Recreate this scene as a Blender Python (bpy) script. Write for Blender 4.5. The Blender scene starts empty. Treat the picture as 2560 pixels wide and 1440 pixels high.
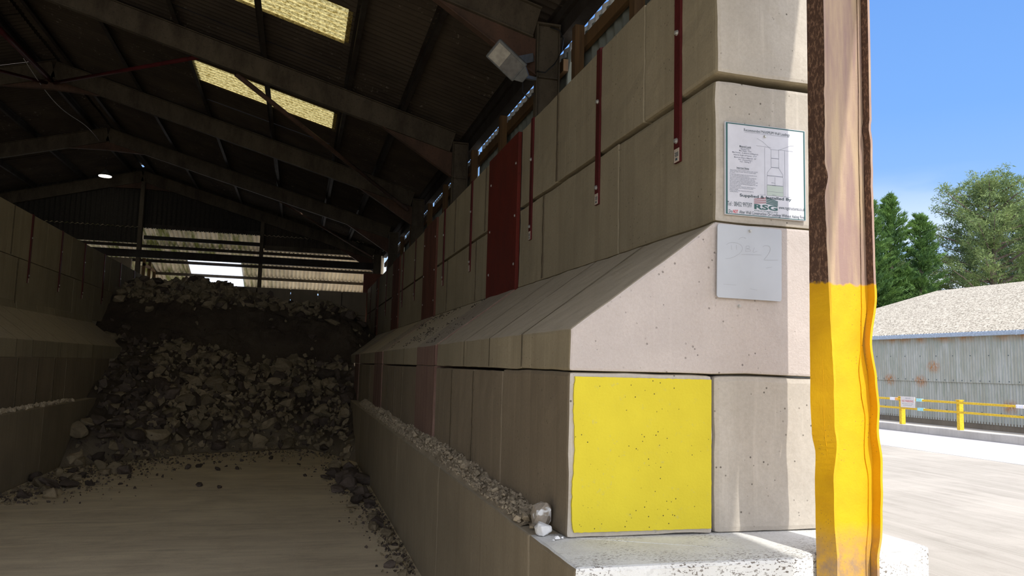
import bpy, bmesh, math, random
from mathutils import Vector, Matrix, noise
from mathutils.geometry import tessellate_polygon
random.seed(7)
scene = bpy.context.scene
COL = scene.collection

# ------------------------------------------------------------------ camera
cam_data = bpy.data.cameras.new('camera'); cam_data.sensor_width = 36; cam_data.lens = 27.257
cam_data.clip_end = 400
cam = bpy.data.objects.new('camera', cam_data); COL.objects.link(cam)
r_ = Vector((0.9639992750, -0.2645609354, 0.0267003601))
u_ = Vector((-0.0524245038, -0.0906544754, 0.9945016026))
f_ = Vector((0.2606857671, 0.9600985770, 0.1012603243))
cam.matrix_world = Matrix(((r_.x, u_.x, -f_.x, 0), (r_.y, u_.y, -f_.y, 0), (r_.z, u_.z, -f_.z, 1.85), (0, 0, 0, 1)))
scene.camera = cam

# ------------------------------------------------------------------ light and exposure
vs = scene.view_settings
vs.view_transform = 'Standard'; vs.look = 'None'; vs.gamma = 1; vs.use_curve_mapping = False
vs.exposure = 0.42
SUN_DIR = Vector((-0.14, 0.84, -1.0)).normalized()
sun_d = bpy.data.lights.new('sun', 'SUN'); sun_d.energy = 2.7; sun_d.angle = 0.01; sun_d.color = (1.0, 0.95, 0.86)
sun = bpy.data.objects.new('sun', sun_d); COL.objects.link(sun)
sun.rotation_euler = SUN_DIR.to_track_quat('-Z', 'Y').to_euler(); sun.location = (5, -20, 25)

world = bpy.data.worlds.new('sky'); scene.world = world; world.use_nodes = True
wn = world.node_tree; wn.nodes.clear()
def wnode(t, **k):
    n = wn.nodes.new(t)
    for a, b in k.items(): setattr(n, a, b)
    return n
tc = wnode('ShaderNodeTexCoord'); sep = wnode('ShaderNodeSeparateXYZ'); wn.links.new(tc.outputs['Generated'], sep.inputs[0])
rmp = wnode('ShaderNodeValToRGB'); wn.links.new(sep.outputs[2], rmp.inputs[0])
e = rmp.color_ramp.elements; e[0].position = 0.0; e[0].color = (0.44, 0.60, 0.82, 1); e[1].position = 1.0; e[1].color = (0.08, 0.20, 0.55, 1)
for p_, c_ in ((0.12, (0.31, 0.50, 0.80, 1)), (0.30, (0.17, 0.36, 0.76, 1)), (0.5, (0.12, 0.28, 0.68, 1))):
    q = e.new(p_); q.color = c_
cn = wnode('ShaderNodeTexNoise'); cn.inputs['Scale'].default_value = 3.2; cn.inputs['Detail'].default_value = 7
mp = wnode('ShaderNodeMapping'); mp.inputs['Scale'].default_value = (1, 1, 3.4); wn.links.new(tc.outputs['Generated'], mp.inputs[0]); wn.links.new(mp.outputs[0], cn.inputs[0])
cr = wnode('ShaderNodeValToRGB'); cr.color_ramp.elements[0].position = 0.50; cr.color_ramp.elements[1].position = 0.62; wn.links.new(cn.outputs[0], cr.inputs[0])
hz = wnode('ShaderNodeMapRange'); hz.inputs[1].default_value = 0.24; hz.inputs[2].default_value = 0.12; hz.inputs[3].default_value = 0; hz.inputs[4].default_value = 0.85; wn.links.new(sep.outputs[2], hz.inputs[0])
mu = wnode('ShaderNodeMath', operation='MULTIPLY'); wn.links.new(cr.outputs[0], mu.inputs[0]); wn.links.new(hz.outputs[0], mu.inputs[1])
mx = wnode('ShaderNodeMix', data_type='RGBA'); wn.links.new(mu.outputs[0], mx.inputs[0]); wn.links.new(rmp.outputs[0], mx.inputs[6]); mx.inputs[7].default_value = (0.85, 0.9, 0.97, 1)
# bright haze round the sun, behind the camera
dt = wnode('ShaderNodeVectorMath', operation='DOT_PRODUCT'); wn.links.new(tc.outputs['Generated'], dt.inputs[0]); dt.inputs[1].default_value = tuple(-SUN_DIR)
hr = wnode('ShaderNodeMapRange'); hr.inputs[1].default_value = 0.0; hr.inputs[2].default_value = 1.0; hr.inputs[3].default_value = 0; hr.inputs[4].default_value = 1.0; hr.interpolation_type = 'SMOOTHSTEP'; wn.links.new(dt.outputs['Value'], hr.inputs[0])
ad = wnode('ShaderNodeMix', data_type='RGBA', blend_type='ADD'); wn.links.new(hr.outputs[0], ad.inputs[0]); wn.links.new(mx.outputs[2], ad.inputs[6]); ad.inputs[7].default_value = (1.55, 1.40, 1.15, 1)
bg = wnode('ShaderNodeBackground'); bg.inputs[1].default_value = 1.0; wn.links.new(ad.outputs[2], bg.inputs[0])
wo = wnode('ShaderNodeOutputWorld'); wn.links.new(bg.outputs[0], wo.inputs[0])

# ------------------------------------------------------------------ materials
class NT:
    def __init__(s, name):
        s.m = bpy.data.materials.new(name); s.m.use_nodes = True
        s.t = s.m.node_tree; s.t.nodes.clear()
        s.out = s.n('ShaderNodeOutputMaterial'); s.b = s.n('ShaderNodeBsdfPrincipled')
        s.l(s.b.outputs[0], s.out.inputs[0]); s.g = s.n('ShaderNodeNewGeometry')
        s.pos = s.g.outputs['Position']
    def n(s, t, **k):
        o = s.t.nodes.new(t)
        for a, b in k.items(): setattr(o, a, b)
        return o
    def l(s, a, b): s.t.links.new(a, b)
    def put(s, sock, v):
        if hasattr(v, 'links') or hasattr(v, 'is_output'): s.l(v, sock)
        else:
            if isinstance(v, (tuple, list)) and len(v) == 3 and sock.type == 'RGBA': v = (*v, 1)
            sock.default_value = v
    def map(s, sc, loc=(0, 0, 0), rot=(0, 0, 0), src=None):
        o = s.n('ShaderNodeMapping'); s.l(src or s.pos, o.inputs[0]); o.inputs['Scale'].default_value = sc; o.inputs['Location'].default_value = loc; o.inputs['Rotation'].default_value = rot
        return o.outputs[0]
    def noise(s, scale=1, detail=4, rough=.5, vec=None, dist=0):
        o = s.n('ShaderNodeTexNoise'); s.l(vec or s.pos, o.inputs['Vector']); o.inputs['Scale'].default_value = scale
        o.inputs['Detail'].default_value = detail; o.inputs['Roughness'].default_value = rough; o.inputs['Distortion'].default_value = dist
        return o.outputs['Fac']
    def voro(s, scale, vec=None):
        o = s.n('ShaderNodeTexVoronoi'); s.l(vec or s.pos, o.inputs['Vector']); o.inputs['Scale'].default_value = scale
        return o.outputs['Distance']
    def rng(s, v, a, b, c=0, d=1):
        o = s.n('ShaderNodeMapRange'); s.l(v, o.inputs[0])
        for i, q in enumerate((a, b, c, d)): o.inputs[i+1].default_value = q
        return o.outputs[0]
    def mul(s, a, b, op='MULTIPLY'):
        o = s.n('ShaderNodeMath', operation=op); s.put(o.inputs[0], a); s.put(o.inputs[1], b); return o.outputs[0]
    def mix(s, f, a, b, blend='MIX'):
        o = s.n('ShaderNodeMix', data_type='RGBA', blend_type=blend); s.put(o.inputs[0], f); s.put(o.inputs[6], a); s.put(o.inputs[7], b); return o.outputs[2]
    def bump(s, h, strength=.3, dist=.01):
        o = s.n('ShaderNodeBump'); s.l(h, o.inputs['Height']); o.inputs['Strength'].default_value = strength; o.inputs['Distance'].default_value = dist
        s.l(o.outputs[0], s.b.inputs['Normal'])
    def xyz(s, v=None):
        o = s.n('ShaderNodeSeparateXYZ'); s.l(v or s.pos, o.inputs[0]); return o.outputs
    def fin(s, col, rough=.85, metal=0, spec=.3):
        s.put(s.b.inputs['Base Color'], col); s.put(s.b.inputs['Roughness'], rough); s.b.inputs['Metallic'].default_value = metal
        s.b.inputs['Specular IOR Level'].default_value = spec
        return s.m

def plain(name, c, rough=.6, metal=0, var=.15, sc=20, spec=.3):
    t = NT(name); f = t.rng(t.noise(sc, 3), .35, .65)
    return t.fin(t.mix(f, tuple(x*(1-var) for x in c), tuple(min(1, x*(1+var)) for x in c)), rough, metal, spec)

def concrete(name, base, dark, streak=.5, dust=(.50, .45, .37), pits=.6, bumps=.35, dustamt=.9, tint=.1, fine=55, streakvec=(7, 7, .35)):
    t = NT(name)
    c = t.mix(t.rng(t.noise(1.3, 5, .6), .35, .65), base, tuple(b*.80 for b in base))
    c = t.mix(t.rng(t.noise(fine, 3, .7), .3, .7, 0, .35), c, dark)
    st = t.rng(t.noise(1.0, 4, .6, t.map(streakvec)), .50, .72, 0, streak)
    c = t.mix(st, c, dark)
    st2 = t.rng(t.noise(1.0, 3, .6, t.map(tuple(3*q for q in streakvec), (3, 1, 5))), .58, .70, 0, streak*.6)
    c = t.mix(st2, c, tuple(min(1, b*1.25) for b in base))
    v = t.voro(26, t.map((1, 1, 1), (2, 3, 4)))
    pm = t.mul(t.rng(v, .10, .16, 1, 0), t.rng(t.noise(5, 2), .50, .58))
    c = t.mix(t.mul(pm, pits), c, tuple(d*.35 for d in dark))
    oi = t.n('ShaderNodeObjectInfo')
    c = t.mix(1.0, c, t.mixgray(oi.outputs['Random'], 1-tint, 1+tint), 'MULTIPLY') if tint else c
    nz = t.xyz(t.g.outputs['Normal'])[2]
    df = t.mul(t.rng(nz, .35, .75), t.rng(t.noise(9, 5, .7), .25, .55, .55, 1))
    c = t.mix(t.mul(df, dustamt), c, dust)
    h = t.mix(.5, t.noise(90, 4, .7), t.noise(14, 4, .6)); h = t.mix(pm, h, (0, 0, 0))
    t.bump(h, bumps, .008)
    return t.fin(c, .92, 0, .2)
def _mixgray(s, f, a, b): return s.mix(f, (a, a, a), (b, b, b))
NT.mixgray = _mixgray

M = {}
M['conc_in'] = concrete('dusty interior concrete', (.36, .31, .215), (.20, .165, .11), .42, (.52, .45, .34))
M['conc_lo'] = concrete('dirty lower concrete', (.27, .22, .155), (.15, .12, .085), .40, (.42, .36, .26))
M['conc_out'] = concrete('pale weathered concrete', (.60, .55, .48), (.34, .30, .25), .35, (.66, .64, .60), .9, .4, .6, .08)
M['conc_rough'] = concrete('rough pinkish cast concrete', (.63, .565, .53), (.40, .34, .31), .15, (.66, .64, .62), .7, .9, .6, 0, 70)
M['conc_red'] = concrete('red stained dusty concrete', (.25, .165, .13), (.12, .06, .05), .9, (.42, .37, .29), .2)
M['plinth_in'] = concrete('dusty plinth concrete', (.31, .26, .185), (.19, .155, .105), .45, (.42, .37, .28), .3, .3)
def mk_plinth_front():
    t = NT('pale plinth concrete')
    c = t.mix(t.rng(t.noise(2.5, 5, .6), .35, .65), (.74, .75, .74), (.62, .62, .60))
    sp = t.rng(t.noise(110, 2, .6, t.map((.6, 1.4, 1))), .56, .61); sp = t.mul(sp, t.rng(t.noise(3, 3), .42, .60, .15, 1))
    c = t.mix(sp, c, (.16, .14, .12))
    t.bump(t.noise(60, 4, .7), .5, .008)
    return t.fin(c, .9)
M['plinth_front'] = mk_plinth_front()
def mk_floor(name, a, b, dark, vec, vec2, dist=.3):
    t = NT(name)
    c = t.mix(t.rng(t.noise(1, 6, .65, t.map(vec), dist), .35, .65), a, b)
    c = t.mix(t.rng(t.noise(1, 7, .7, t.map(vec2), dist), .52, .70, 0, .5), c, dark)
    c = t.mix(t.rng(t.noise(2.2, 7, .75), .50, .68, 0, .3), c, dark)
    c = t.mix(t.rng(t.noise(.35, 4, .6), .50, .68, 0, .5), c, tuple(min(1, q*1.25) for q in a))
    c = t.mix(t.rng(t.noise(45, 3, .7), .60, .70, 0, .45), c, dark)
    t.bump(t.mix(.5, t.noise(40, 4, .7), t.noise(1, 4, .6, t.map(vec2))), .4, .012)
    return t.fin(c, .9, 0, .25)
M['floor'] = mk_floor('dusty bay floor', (.76, .66, .48), (.62, .53, .385), (.36, .295, .21), (.6, 2.4, 1), (1.0, 8, 1), 1.2)
M['yard'] = mk_floor('pale yard concrete', (.47, .425, .36), (.39, .355, .295), (.27, .24, .195), (4, .3, 1), (7, .35, 1))
M['yard_pale'] = mk_floor('pale yard road', (.53, .52, .51), (.47, .46, .45), (.5, .48, .45), (.7, 5, 1), (2, 12, 1))

M['chalk'] = mk_floor('whitened bounce rear ground', (.80, .75, .66), (.74, .69, .60), (.6, .55, .47), (2, 2, 1), (4, 3, 1))  # unseen rear ground, whitened to bounce light under the lean-to roof
def mk_paint_yellow(name, c0):
    t = NT(name)
    c = t.mix(t.rng(t.noise(6, 4), .3, .7), c0, (c0[0]*.93, c0[1]*.92, c0[2]*.9))
    v = t.voro(34); pm = t.mul(t.rng(v, .08, .13, 1, 0), t.rng(t.noise(6, 2), .48, .54))
    c = t.mix(pm, c, (.09, .07, .02)); c = t.mix(t.rng(t.noise(30, 4, .7), .62, .72, 0, .35), c, (.45, .42, .2))
    t.bump(t.mix(pm, t.noise(80, 3), (0, 0, 0)), .35, .006)
    return t.fin(c, .75, 0, .3)
M['yellow_face'] = mk_paint_yellow('yellow masonry paint', (.69, .575, .033))
M['mortar'] = concrete('dark rough mortar', (.15, .12, .08), (.07, .055, .035), .3, (.30, .25, .18), .8, .9, 0, 0, 80)
M['grout'] = plain('pale edge grout', (.55, .53, .50), .9)

def mk_column():
    t = NT('rusty column steel with yellow base')
    z = t.xyz()[2]
    sv = t.map((14, 14, 1.6))
    pur = t.mix(t.rng(t.noise(1, 4, .6, sv), .4, .65), (.33, .22, .19), (.50, .37, .24))
    rust = t.mix(t.rng(t.noise(70, 4, .75, t.map((1, 1, .5))), .50, .60), (.085, .045, .03), (.24, .14, .09))
    nrm = t.xyz(t.g.outputs['Normal'])
    web = t.rng(t.mul(nrm[1], -1), .6, .9)
    up = t.mix(web, rust, pur)
    yel = t.mix(t.rng(t.noise(9, 4), .4, .7), (.76, .425, .003), (.70, .375, .003))
    chip = t.rng(t.noise(11, 6, .75, t.map((1, 1, .6), (0, 0, 2.2))), .66, .69)
    yel = t.mix(chip, yel, (.22, .10, .04))
    pits = t.mul(t.rng(t.voro(60), .10, .18, 1, 0), t.rng(t.noise(5, 2), .52, .6)); yel = t.mix(pits, yel, (.35, .2, .03))
    zz = t.mul(z, t.rng(t.noise(25, 3), 0, 1, -.02, .02), 'ADD')
    low = t.rng(zz, 1.19, 1.0); low = t.mul(low, t.rng(t.noise(18, 4, .7), .3, .6, .3, 1))
    yel = t.mix(low, yel, (.36, .24, .14))
    c = t.mix(t.rng(zz, 2.275, 2.285), yel, up)
    t.bump(t.mix(.5, t.noise(60, 5, .8), t.noise(12, 4)), .5, .01)
    return t.fin(c, .62, 0, .35)
M['column'] = mk_column()

def mk_steel(name, a, b, rough=.7):
    t = NT(name); c = t.mix(t.rng(t.noise(3, 5, .7, t.map((1, 1, .4))), .4, .65), a, b)
    c = t.mix(t.rng(t.noise(30, 4, .7), .55, .7, 0, .5), c, tuple(q*.5 for q in b))
    t.bump(t.noise(50, 4), .2, .006); return t.fin(c, rough, 0, .12)
M['steel'] = mk_steel('old grey brown steel', (.10, .082, .058), (.055, .043, .031))
M['steel_dark'] = mk_steel('dark steel', (.045, .04, .035), (.03, .022, .018))
M['haunch'] = mk_steel('faded red brown steel', (.105, .06, .042), (.065, .042, .03))
M['red_bar'] = mk_steel('dark red painted steel', (.10, .016, .017), (.065, .012, .012), .5)
M['red_panel'] = mk_steel('oxide red painted panel', (.135, .022, .015), (.095, .018, .013), .6)
M['red_worn'] = mk_steel('worn red brown panel', (.17, .07, .05), (.10, .045, .035), .8)
M['galv'] = plain('zinc bolt', (.55, .55, .53), .4, .6, .1)
M['timber'] = NT('sawn timber'); 
def mk_timber():
    t = NT('brown sawn timber'); c = t.mix(t.rng(t.noise(1, 5, .6, t.map((25, 3, 1.2))), .4, .65), (.15, .085, .035), (.085, .05, .025))
    return t.fin(c, .8)
M['timber'] = mk_timber()
def mk_roof():
    t = NT('dark fibre cement sheeting')
    c = t.mix(t.rng(t.noise(1.2, 5, .6), .35, .7), (.075, .060, .046), (.042, .034, .028))
    bl = t.mul(t.rng(t.noise(14, 4, .65), .62, .66), t.rng(t.noise(.7, 2), .50, .58))
    c = t.mix(bl, c, (.15, .13, .11)); t.bump(t.noise(40, 4), .2, .005); return t.fin(c, .95, 0, .15)
M['roof'] = mk_roof()
def mk_trans(name, c1, c2, em=0):
    t = NT(name); g = t.noise(28, 5, .8, t.map((.8, 2.0, 1)))
    c = t.mix(t.rng(g, .40, .62), c1, c2)
    tr = t.n('ShaderNodeBsdfTranslucent'); t.l(c, tr.inputs[0]); df = t.n('ShaderNodeBsdfDiffuse'); t.l(c, df.inputs[0])
    ms = t.n('ShaderNodeMixShader'); ms.inputs[0].default_value = .25; t.l(tr.outputs[0], ms.inputs[1]); t.l(df.outputs[0], ms.inputs[2]); t.l(ms.outputs[0], t.out.inputs[0])
    return t.m
M['gable_dark'] = plain('dark gable sheeting', (.035, .031, .026), .95)  # darker sheeting for the left and middle gable panels
M['sky_y'] = mk_trans('yellowed rooflight sheet', (.26, .18, .035), (.95, .80, .34))
M['sky_w'] = mk_trans('clear white rooflight sheet', (.9, .93, .97), (.95, .97, 1))
def mk_clad():
    t = NT('grey green sheet cladding'); c = t.mix(t.rng(t.noise(2, 4, .6, t.map((1, 2, .3))), .4, .65), (.20, .22, .20), (.14, .155, .14)); return t.fin(c, .6)
M['clad'] = mk_clad()
M['clad_pale'] = plain('pale plastic profile filler', (.75, .78, .80), .5)
def mk_lean():
    t = NT('stained pale roof sheeting')
    c = t.mix(t.rng(t.noise(1, 4, .6, t.map((2.2, .5, .5))), .40, .62), (.88, .76, .54), (.66, .56, .40))
    x = t.xyz()[0]
    gr = t.mul(t.rng(t.noise(1, 5, .7, t.map((3.5, .5, .5), (4, 0, 0))), .45, .6), t.rng(x, -.5, -2.2))
    c = t.mix(gr, c, (.26, .27, .07)); return t.fin(c, .9)
M['lean'] = mk_lean()
def mk_wallcorr():
    t = NT('weathered galvanised wall sheeting')
    c = t.mix(t.rng(t.noise(1, 5, .65, t.map((3, 5, .8))), .38, .62), (.36, .36, .30), (.45, .46, .42))
    c = t.mix(t.rng(t.noise(1, 5, .7, t.map((4, 16, 1.1), (1, 2, 3))), .50, .62, 0, .8), c, (.30, .33, .27))
    y = t.xyz()
    rl = t.mul(t.rng(y[2], 3.2, 3.5), t.rng(t.noise(1.5, 4), .40, .6)); c = t.mix(rl, c, (.42, .20, .06))
    for (yy, zz) in ((28.0, 1.75), (26.3, 1.72), (22.2, .9), (25.6, 2.3)):
        d1 = t.rng(t.mul(t.mul(y[1], -yy, 'ADD'), 1, 'MULTIPLY'), 0, 1, 0, 1)
        a = t.n('ShaderNodeVectorMath', operation='DISTANCE'); t.l(t.map((0, 1.0, 1.4)), a.inputs[0]); a.inputs[1].default_value = (0, yy*1.0, zz*1.4)
        rf = t.mul(t.rng(a.outputs['Value'], .12, .42, 1, 0), t.rng(t.noise(14, 4, .8, t.map((1, 2, .6))), .42, .56)); c = t.mix(rf, c, (.40, .17, .05))
    t.bump(t.noise(20, 4), .2, .01); return t.fin(c, .7, 0, .3)
M['shed_wall'] = mk_wallcorr()
def mk_shedroof():
    t = NT('lichened fibre cement roof')
    c = t.mix(t.rng(t.noise(5, 5, .75), .40, .6), (.46, .43, .37), (.30, .275, .23))
    c = t.mix(t.rng(t.noise(9, 4, .8), .50, .58, 0, .8), c, (.14, .125, .10)); t.bump(t.noise(18, 5), .4, .03); return t.fin(c, .95)
M['shed_roof'] = mk_shedroof()
M['gutter'] = plain('grey blue gutter', (.36, .42, .49), .5)
M['fence'] = plain('yellow fence paint', (.72, .46, .03), .5)
M['tape_w'] = plain('white tape', (.85, .82, .85), .5); M['tape_o'] = plain('orange tape', (.82, .42, .15), .5); M['tape_c'] = plain('pale turquoise tape', (.35, .68, .68), .5)
M['sign_w'] = plain('white sign board', (.66, .67, .74), .35, 0, .03); M['wboard'] = plain('grey white board', (.50, .53, .58), .35, 0, .06, 3)
M['ink'] = plain('dark print', (.06, .09, .11), .6, 0, 0); M['ink_soft'] = plain('grey print', (.22, .24, .30), .6, 0, 0); M['green'] = plain('dark green print', (.05, .13, .13), .5, 0, 0)
M['red_ink'] = plain('red print', (.6, .03, .05), .6, 0, 0); M['pink_ink'] = plain('faded pink print', (.42, .27, .30), .6, 0, 0); M['green_fill'] = plain('pale green print', (.52, .60, .55), .6, 0, 0)
M['pencil'] = plain('faint pencil', (.40, .42, .455), .6, 0, 0); M['sticker'] = plain('dusty sticker', (.50, .43, .36), .6)
M['cream'] = plain('cream sign board', (.68, .62, .56), .6, 0, .04)
M['black'] = plain('black rubber', (.015, .015, .015), .5); M['lens'] = plain('grey lamp glass', (.33, .31, .27), .3); M['lens2'] = plain('dark lamp glass', (.14, .135, .13), .25)
M['lamp'] = plain('grey lamp casting', (.12, .125, .125), .5)
M['wire'] = plain('pale wire', (.45, .45, .45), .5)
def mk_rock(name, a, b, pale=(.7, .7, .7), amt=0.):
    t = NT(name); oi = t.n('ShaderNodeObjectInfo')
    c = t.mix(t.rng(t.noise(5, 5, .7), .35, .65), a, b)
    c = t.mix(1, c, t.mixgray(oi.outputs['Random'], .62, 1.35), 'MULTIPLY')
    if amt: c = t.mix(t.mul(t.rng(t.noise(7, 3, .6, t.map((1, 1, 1), (.3, 0, .2))), .50, .54), amt), c, pale)
    t.bump(t.noise(26, 5, .75), .6, .02); return t.fin(c, .95, 0, .15)
M['rock'] = mk_rock('dusty pale rock', (.28, .23, .155), (.18, .145, .095))
M['rock_dk'] = mk_rock('dark damp rock', (.12, .095, .08), (.07, .055, .045))
M['rock_ledge'] = mk_rock('dusty brown stone', (.42, .355, .26), (.30, .25, .18))
M['rock_white'] = mk_rock('broken white chalky stone', (.40, .35, .29), (.34, .29, .23), (.82, .83, .84), 1.)
def mk_heap():
    t = NT('dark crumbly clay')
    c = t.mix(t.rng(t.noise(1.2, 5, .65), .4, .62), (.085, .068, .055), (.13, .105, .08))
    z = t.xyz()
    pale = t.rng(t.mul(z[2], t.rng(t.noise(1.2, 3), 0, 1, -.6, .6), 'ADD'), 3.35, 3.7)
    c = t.mix(pale, c, (.30, .26, .19))
    low = t.rng(t.mul(z[2], t.rng(t.noise(.8, 3), 0, 1, -.5, .5), 'ADD'), .55, .15)
    c = t.mix(low, c, (.27, .225, .165))
    t.bump(t.noise(9, 7, .8), .9, .08); return t.fin(c, .97, 0, .1)
M['heap'] = mk_heap()
def mk_leaf(name, a, b):
    t = NT(name); c = t.mix(t.rng(t.noise(.9, 4, .7), .38, .62), a, b)
    tr = t.n('ShaderNodeBsdfTranslucent'); t.l(c, tr.inputs[0]); t.put(t.b.inputs['Base Color'], c); t.b.inputs['Roughness'].default_value = .8
    ms = t.n('ShaderNodeMixShader'); ms.inputs[0].default_value = .3; t.l(t.b.outputs[0], ms.inputs[1]); t.l(tr.outputs[0], ms.inputs[2]); t.l(ms.outputs[0], t.out.inputs[0]); return t.m
M['leaf'] = mk_leaf('bright conifer foliage', (.15, .27, .055), (.07, .15, .05)); M['leaf2'] = mk_leaf('olive pine needles', (.24, .31, .10), (.12, .18, .07)); M['leaf3'] = mk_leaf('deep green foliage', (.06, .11, .045), (.11, .17, .06))
M['bark'] = plain('grey brown bark', (.17, .13, .11), .9, 0, .3, 6)
def mk_emit(name, c, s):
    t = NT(name); em = t.n('ShaderNodeEmission'); em.inputs[0].default_value = (*c, 1); em.inputs[1].default_value = s; t.l(em.outputs[0], t.out.inputs[0]); return t.m
M['glow'] = mk_emit('lit lamp', (1, .95, .80), 6)

# ------------------------------------------------------------------ mesh helpers
class MB:
    def __init__(s): s.v = []; s.f = []; s.mi = []
    def add(s, vs_, fs, mi=0):
        o = len(s.v); s.v += [tuple(q) for q in vs_]; s.f += [tuple(i+o for i in f) for f in fs]; s.mi += [mi]*len(fs); return s
    def box(s, x0, x1, y0, y1, z0, z1, mi=0):
        vv = [(x, y, z) for x in (x0, x1) for y in (y0, y1) for z in (z0, z1)]
        return s.add(vv, [(0, 1, 3, 2), (4, 6, 7, 5), (0, 4, 5, 1), (2, 3, 7, 6), (0, 2, 6, 4), (1, 5, 7, 3)], mi)
    def prism(s, prof, a, b, axis='y', mi=0):
        """prof: list of 2-D points, extruded from a to b along axis"""
        n = len(prof)
        def P(p, t): return {'y': (p[0], t, p[1]), 'x': (t, p[0], p[1]), 'z': (p[0], p[1], t)}[axis]
        vv = [P(p, a) for p in prof] + [P(p, b) for p in prof]
        fs = [tuple(range(n))[::-1], tuple(range(n, 2*n))] + [(i, (i+1) % n, n+(i+1) % n, n+i) for i in range(n)]
        return s.add(vv, fs, mi)
    def beam(s, a, b, w, h, up=(0, 0, 1), mi=0):
        a, b = Vector(a), Vector(b); d = (b-a).normalized(); side = d.cross(Vector(up)).normalized(); u = side.cross(d).normalized()
        vv = [p + side*sx*w/2 + u*sz*h/2 for p in (a, b) for sx in (-1, 1) for sz in (-1, 1)]
        return s.add(vv, [(0, 1, 3, 2), (4, 6, 7, 5), (0, 4, 5, 1), (2, 3, 7, 6), (0, 2, 6, 4), (1, 5, 7, 3)], mi)
    def ibeam(s, a, b, w, h, t=.012, up=(0, 0, 1)):
        a, b = Vector(a), Vector(b); d = (b-a).normalized(); side = d.cross(Vector(up)).normalized(); u = side.cross(d).normalized()
        off = u*(h/2 - t/2)
        s.beam(a+off, b+off, w, t, up); s.beam(a-off, b-off, w, t, up); s.beam(a, b, t, h-2*t, up); return s
    def tube(s, pts, r, n=8, closed=False):
        pts = [Vector(p) for p in pts]; rings = []
        for i, p in enumerate(pts):
            d = (pts[min(i+1, len(pts)-1)] - pts[max(i-1, 0)]).normalized()
            q = Vector((0, 0, 1)) if abs(d.z) < .9 else Vector((1, 0, 0)); a = d.cross(q).normalized(); b = d.cross(a)
            rr = r[i] if isinstance(r, (list, tuple)) else r
            rings.append([p + (a*math.cos(2*math.pi*k/n) + b*math.sin(2*math.pi*k/n))*rr for k in range(n)])
        vv = [q for g in rings for q in g]
        fs = [(i*n+k, i*n+(k+1) % n, (i+1)*n+(k+1) % n, (i+1)*n+k) for i in range(len(pts)-1) for k in range(n)]
        fs += [tuple(range(n))[::-1], tuple(range((len(pts)-1)*n, len(pts)*n))]
        return s.add(vv, fs)
    def corr(s, o, U, V, lu, rows, pitch, amp, seg=8, hole=None, mi=0):
        """corrugated sheet: waves run across unit vector U for length lu, rows = distances along unit vector V"""
        o, U, V = Vector(o), Vector(U).normalized(), Vector(V).normalized(); N = U.cross(V).normalized()
        n = max(2, int(lu/pitch*seg)); vv = []; ph = o.dot(U)
        for r in rows:
            for i in range(n+1):
                t = lu*i/n; vv.append(o + U*t + V*r + N*amp*math.cos(2*math.pi*(t+ph)/pitch))
        fs = []
        for j in range(len(rows)-1):
            for i in range(n):
                if hole:
                    c = (vv[j*(n+1)+i]+vv[(j+1)*(n+1)+i+1])/2
                    if hole(c): continue
                fs.append((j*(n+1)+i, j*(n+1)+i+1, (j+1)*(n+1)+i+1, (j+1)*(n+1)+i))
        return s.add(vv, fs, mi)
    def mesh(s, name, mats, smooth=False):
        me = bpy.data.meshes.new(name); me.from_pydata(s.v, [], s.f)
        for m in (mats if isinstance(mats, (list, tuple)) else [mats]): me.materials.append(m)
        if len(set(s.mi)) > 1:
            for p, i in zip(me.polygons, s.mi): p.material_index = i
        if smooth:
            for p in me.polygons: p.use_smooth = True
        me.update(); return me
    def build(s, name, mats, parent=None, smooth=False, origin=None, bevel=0, seg=2, fixn=True):
        me = s.mesh(name, mats, smooth)
        if bevel or fixn:
            bm = bmesh.new(); bm.from_mesh(me)
            if fixn: bmesh.ops.recalc_face_normals(bm, faces=bm.faces)
            if bevel: bmesh.ops.bevel(bm, geom=bm.edges[:], offset=bevel, segments=seg, profile=.6, affect='EDGES', clamp_overlap=True)
            bm.to_mesh(me); bm.free()
        return link(name, me, parent, origin)
def link(name, me, parent=None, origin=None):
    o = bpy.data.objects.new(name, me); COL.objects.link(o)
    if parent is not None: o.parent = parent
    off = Vector((0, 0, 0))
    if parent is not None: off = parent.get('_o') and Vector(parent['_o']) or Vector((0, 0, 0))
    if origin is not None and me is not None:
        me.transform(Matrix.Translation(-Vector(origin))); o.location = Vector(origin) - off
    elif parent is not None: o.location = -off
    o['_o'] = tuple(Vector(origin)) if origin is not None else tuple(off) if parent is not None else (0., 0., 0.)
    if parent is not None and origin is None: o['_o'] = (0., 0., 0.)
    return o
def tag(o, label=None, cat=None, group=None, kind=None):
    if label: o['label'] = label
    if cat: o['category'] = cat
    if group: o['group'] = group
    if kind: o['kind'] = kind
    return o
def empty(name, loc, label, cat, group=None):
    o = bpy.data.objects.new(name, None); COL.objects.link(o); o.location = loc; o['_o'] = tuple(loc)
    return tag(o, label, cat, group)
ORD = ['nearest', 'second', 'third', 'fourth', 'fifth', 'sixth', 'seventh', 'eighth', 'ninth', 'tenth', 'eleventh', 'twelfth', 'thirteenth', 'fourteenth', 'fifteenth', 'sixteenth', 'seventeenth', 'eighteenth', 'nineteenth', 'twentieth', 'twenty first', 'twenty second', 'twenty third', 'twenty fourth', 'twenty fifth', 'twenty sixth']
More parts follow.
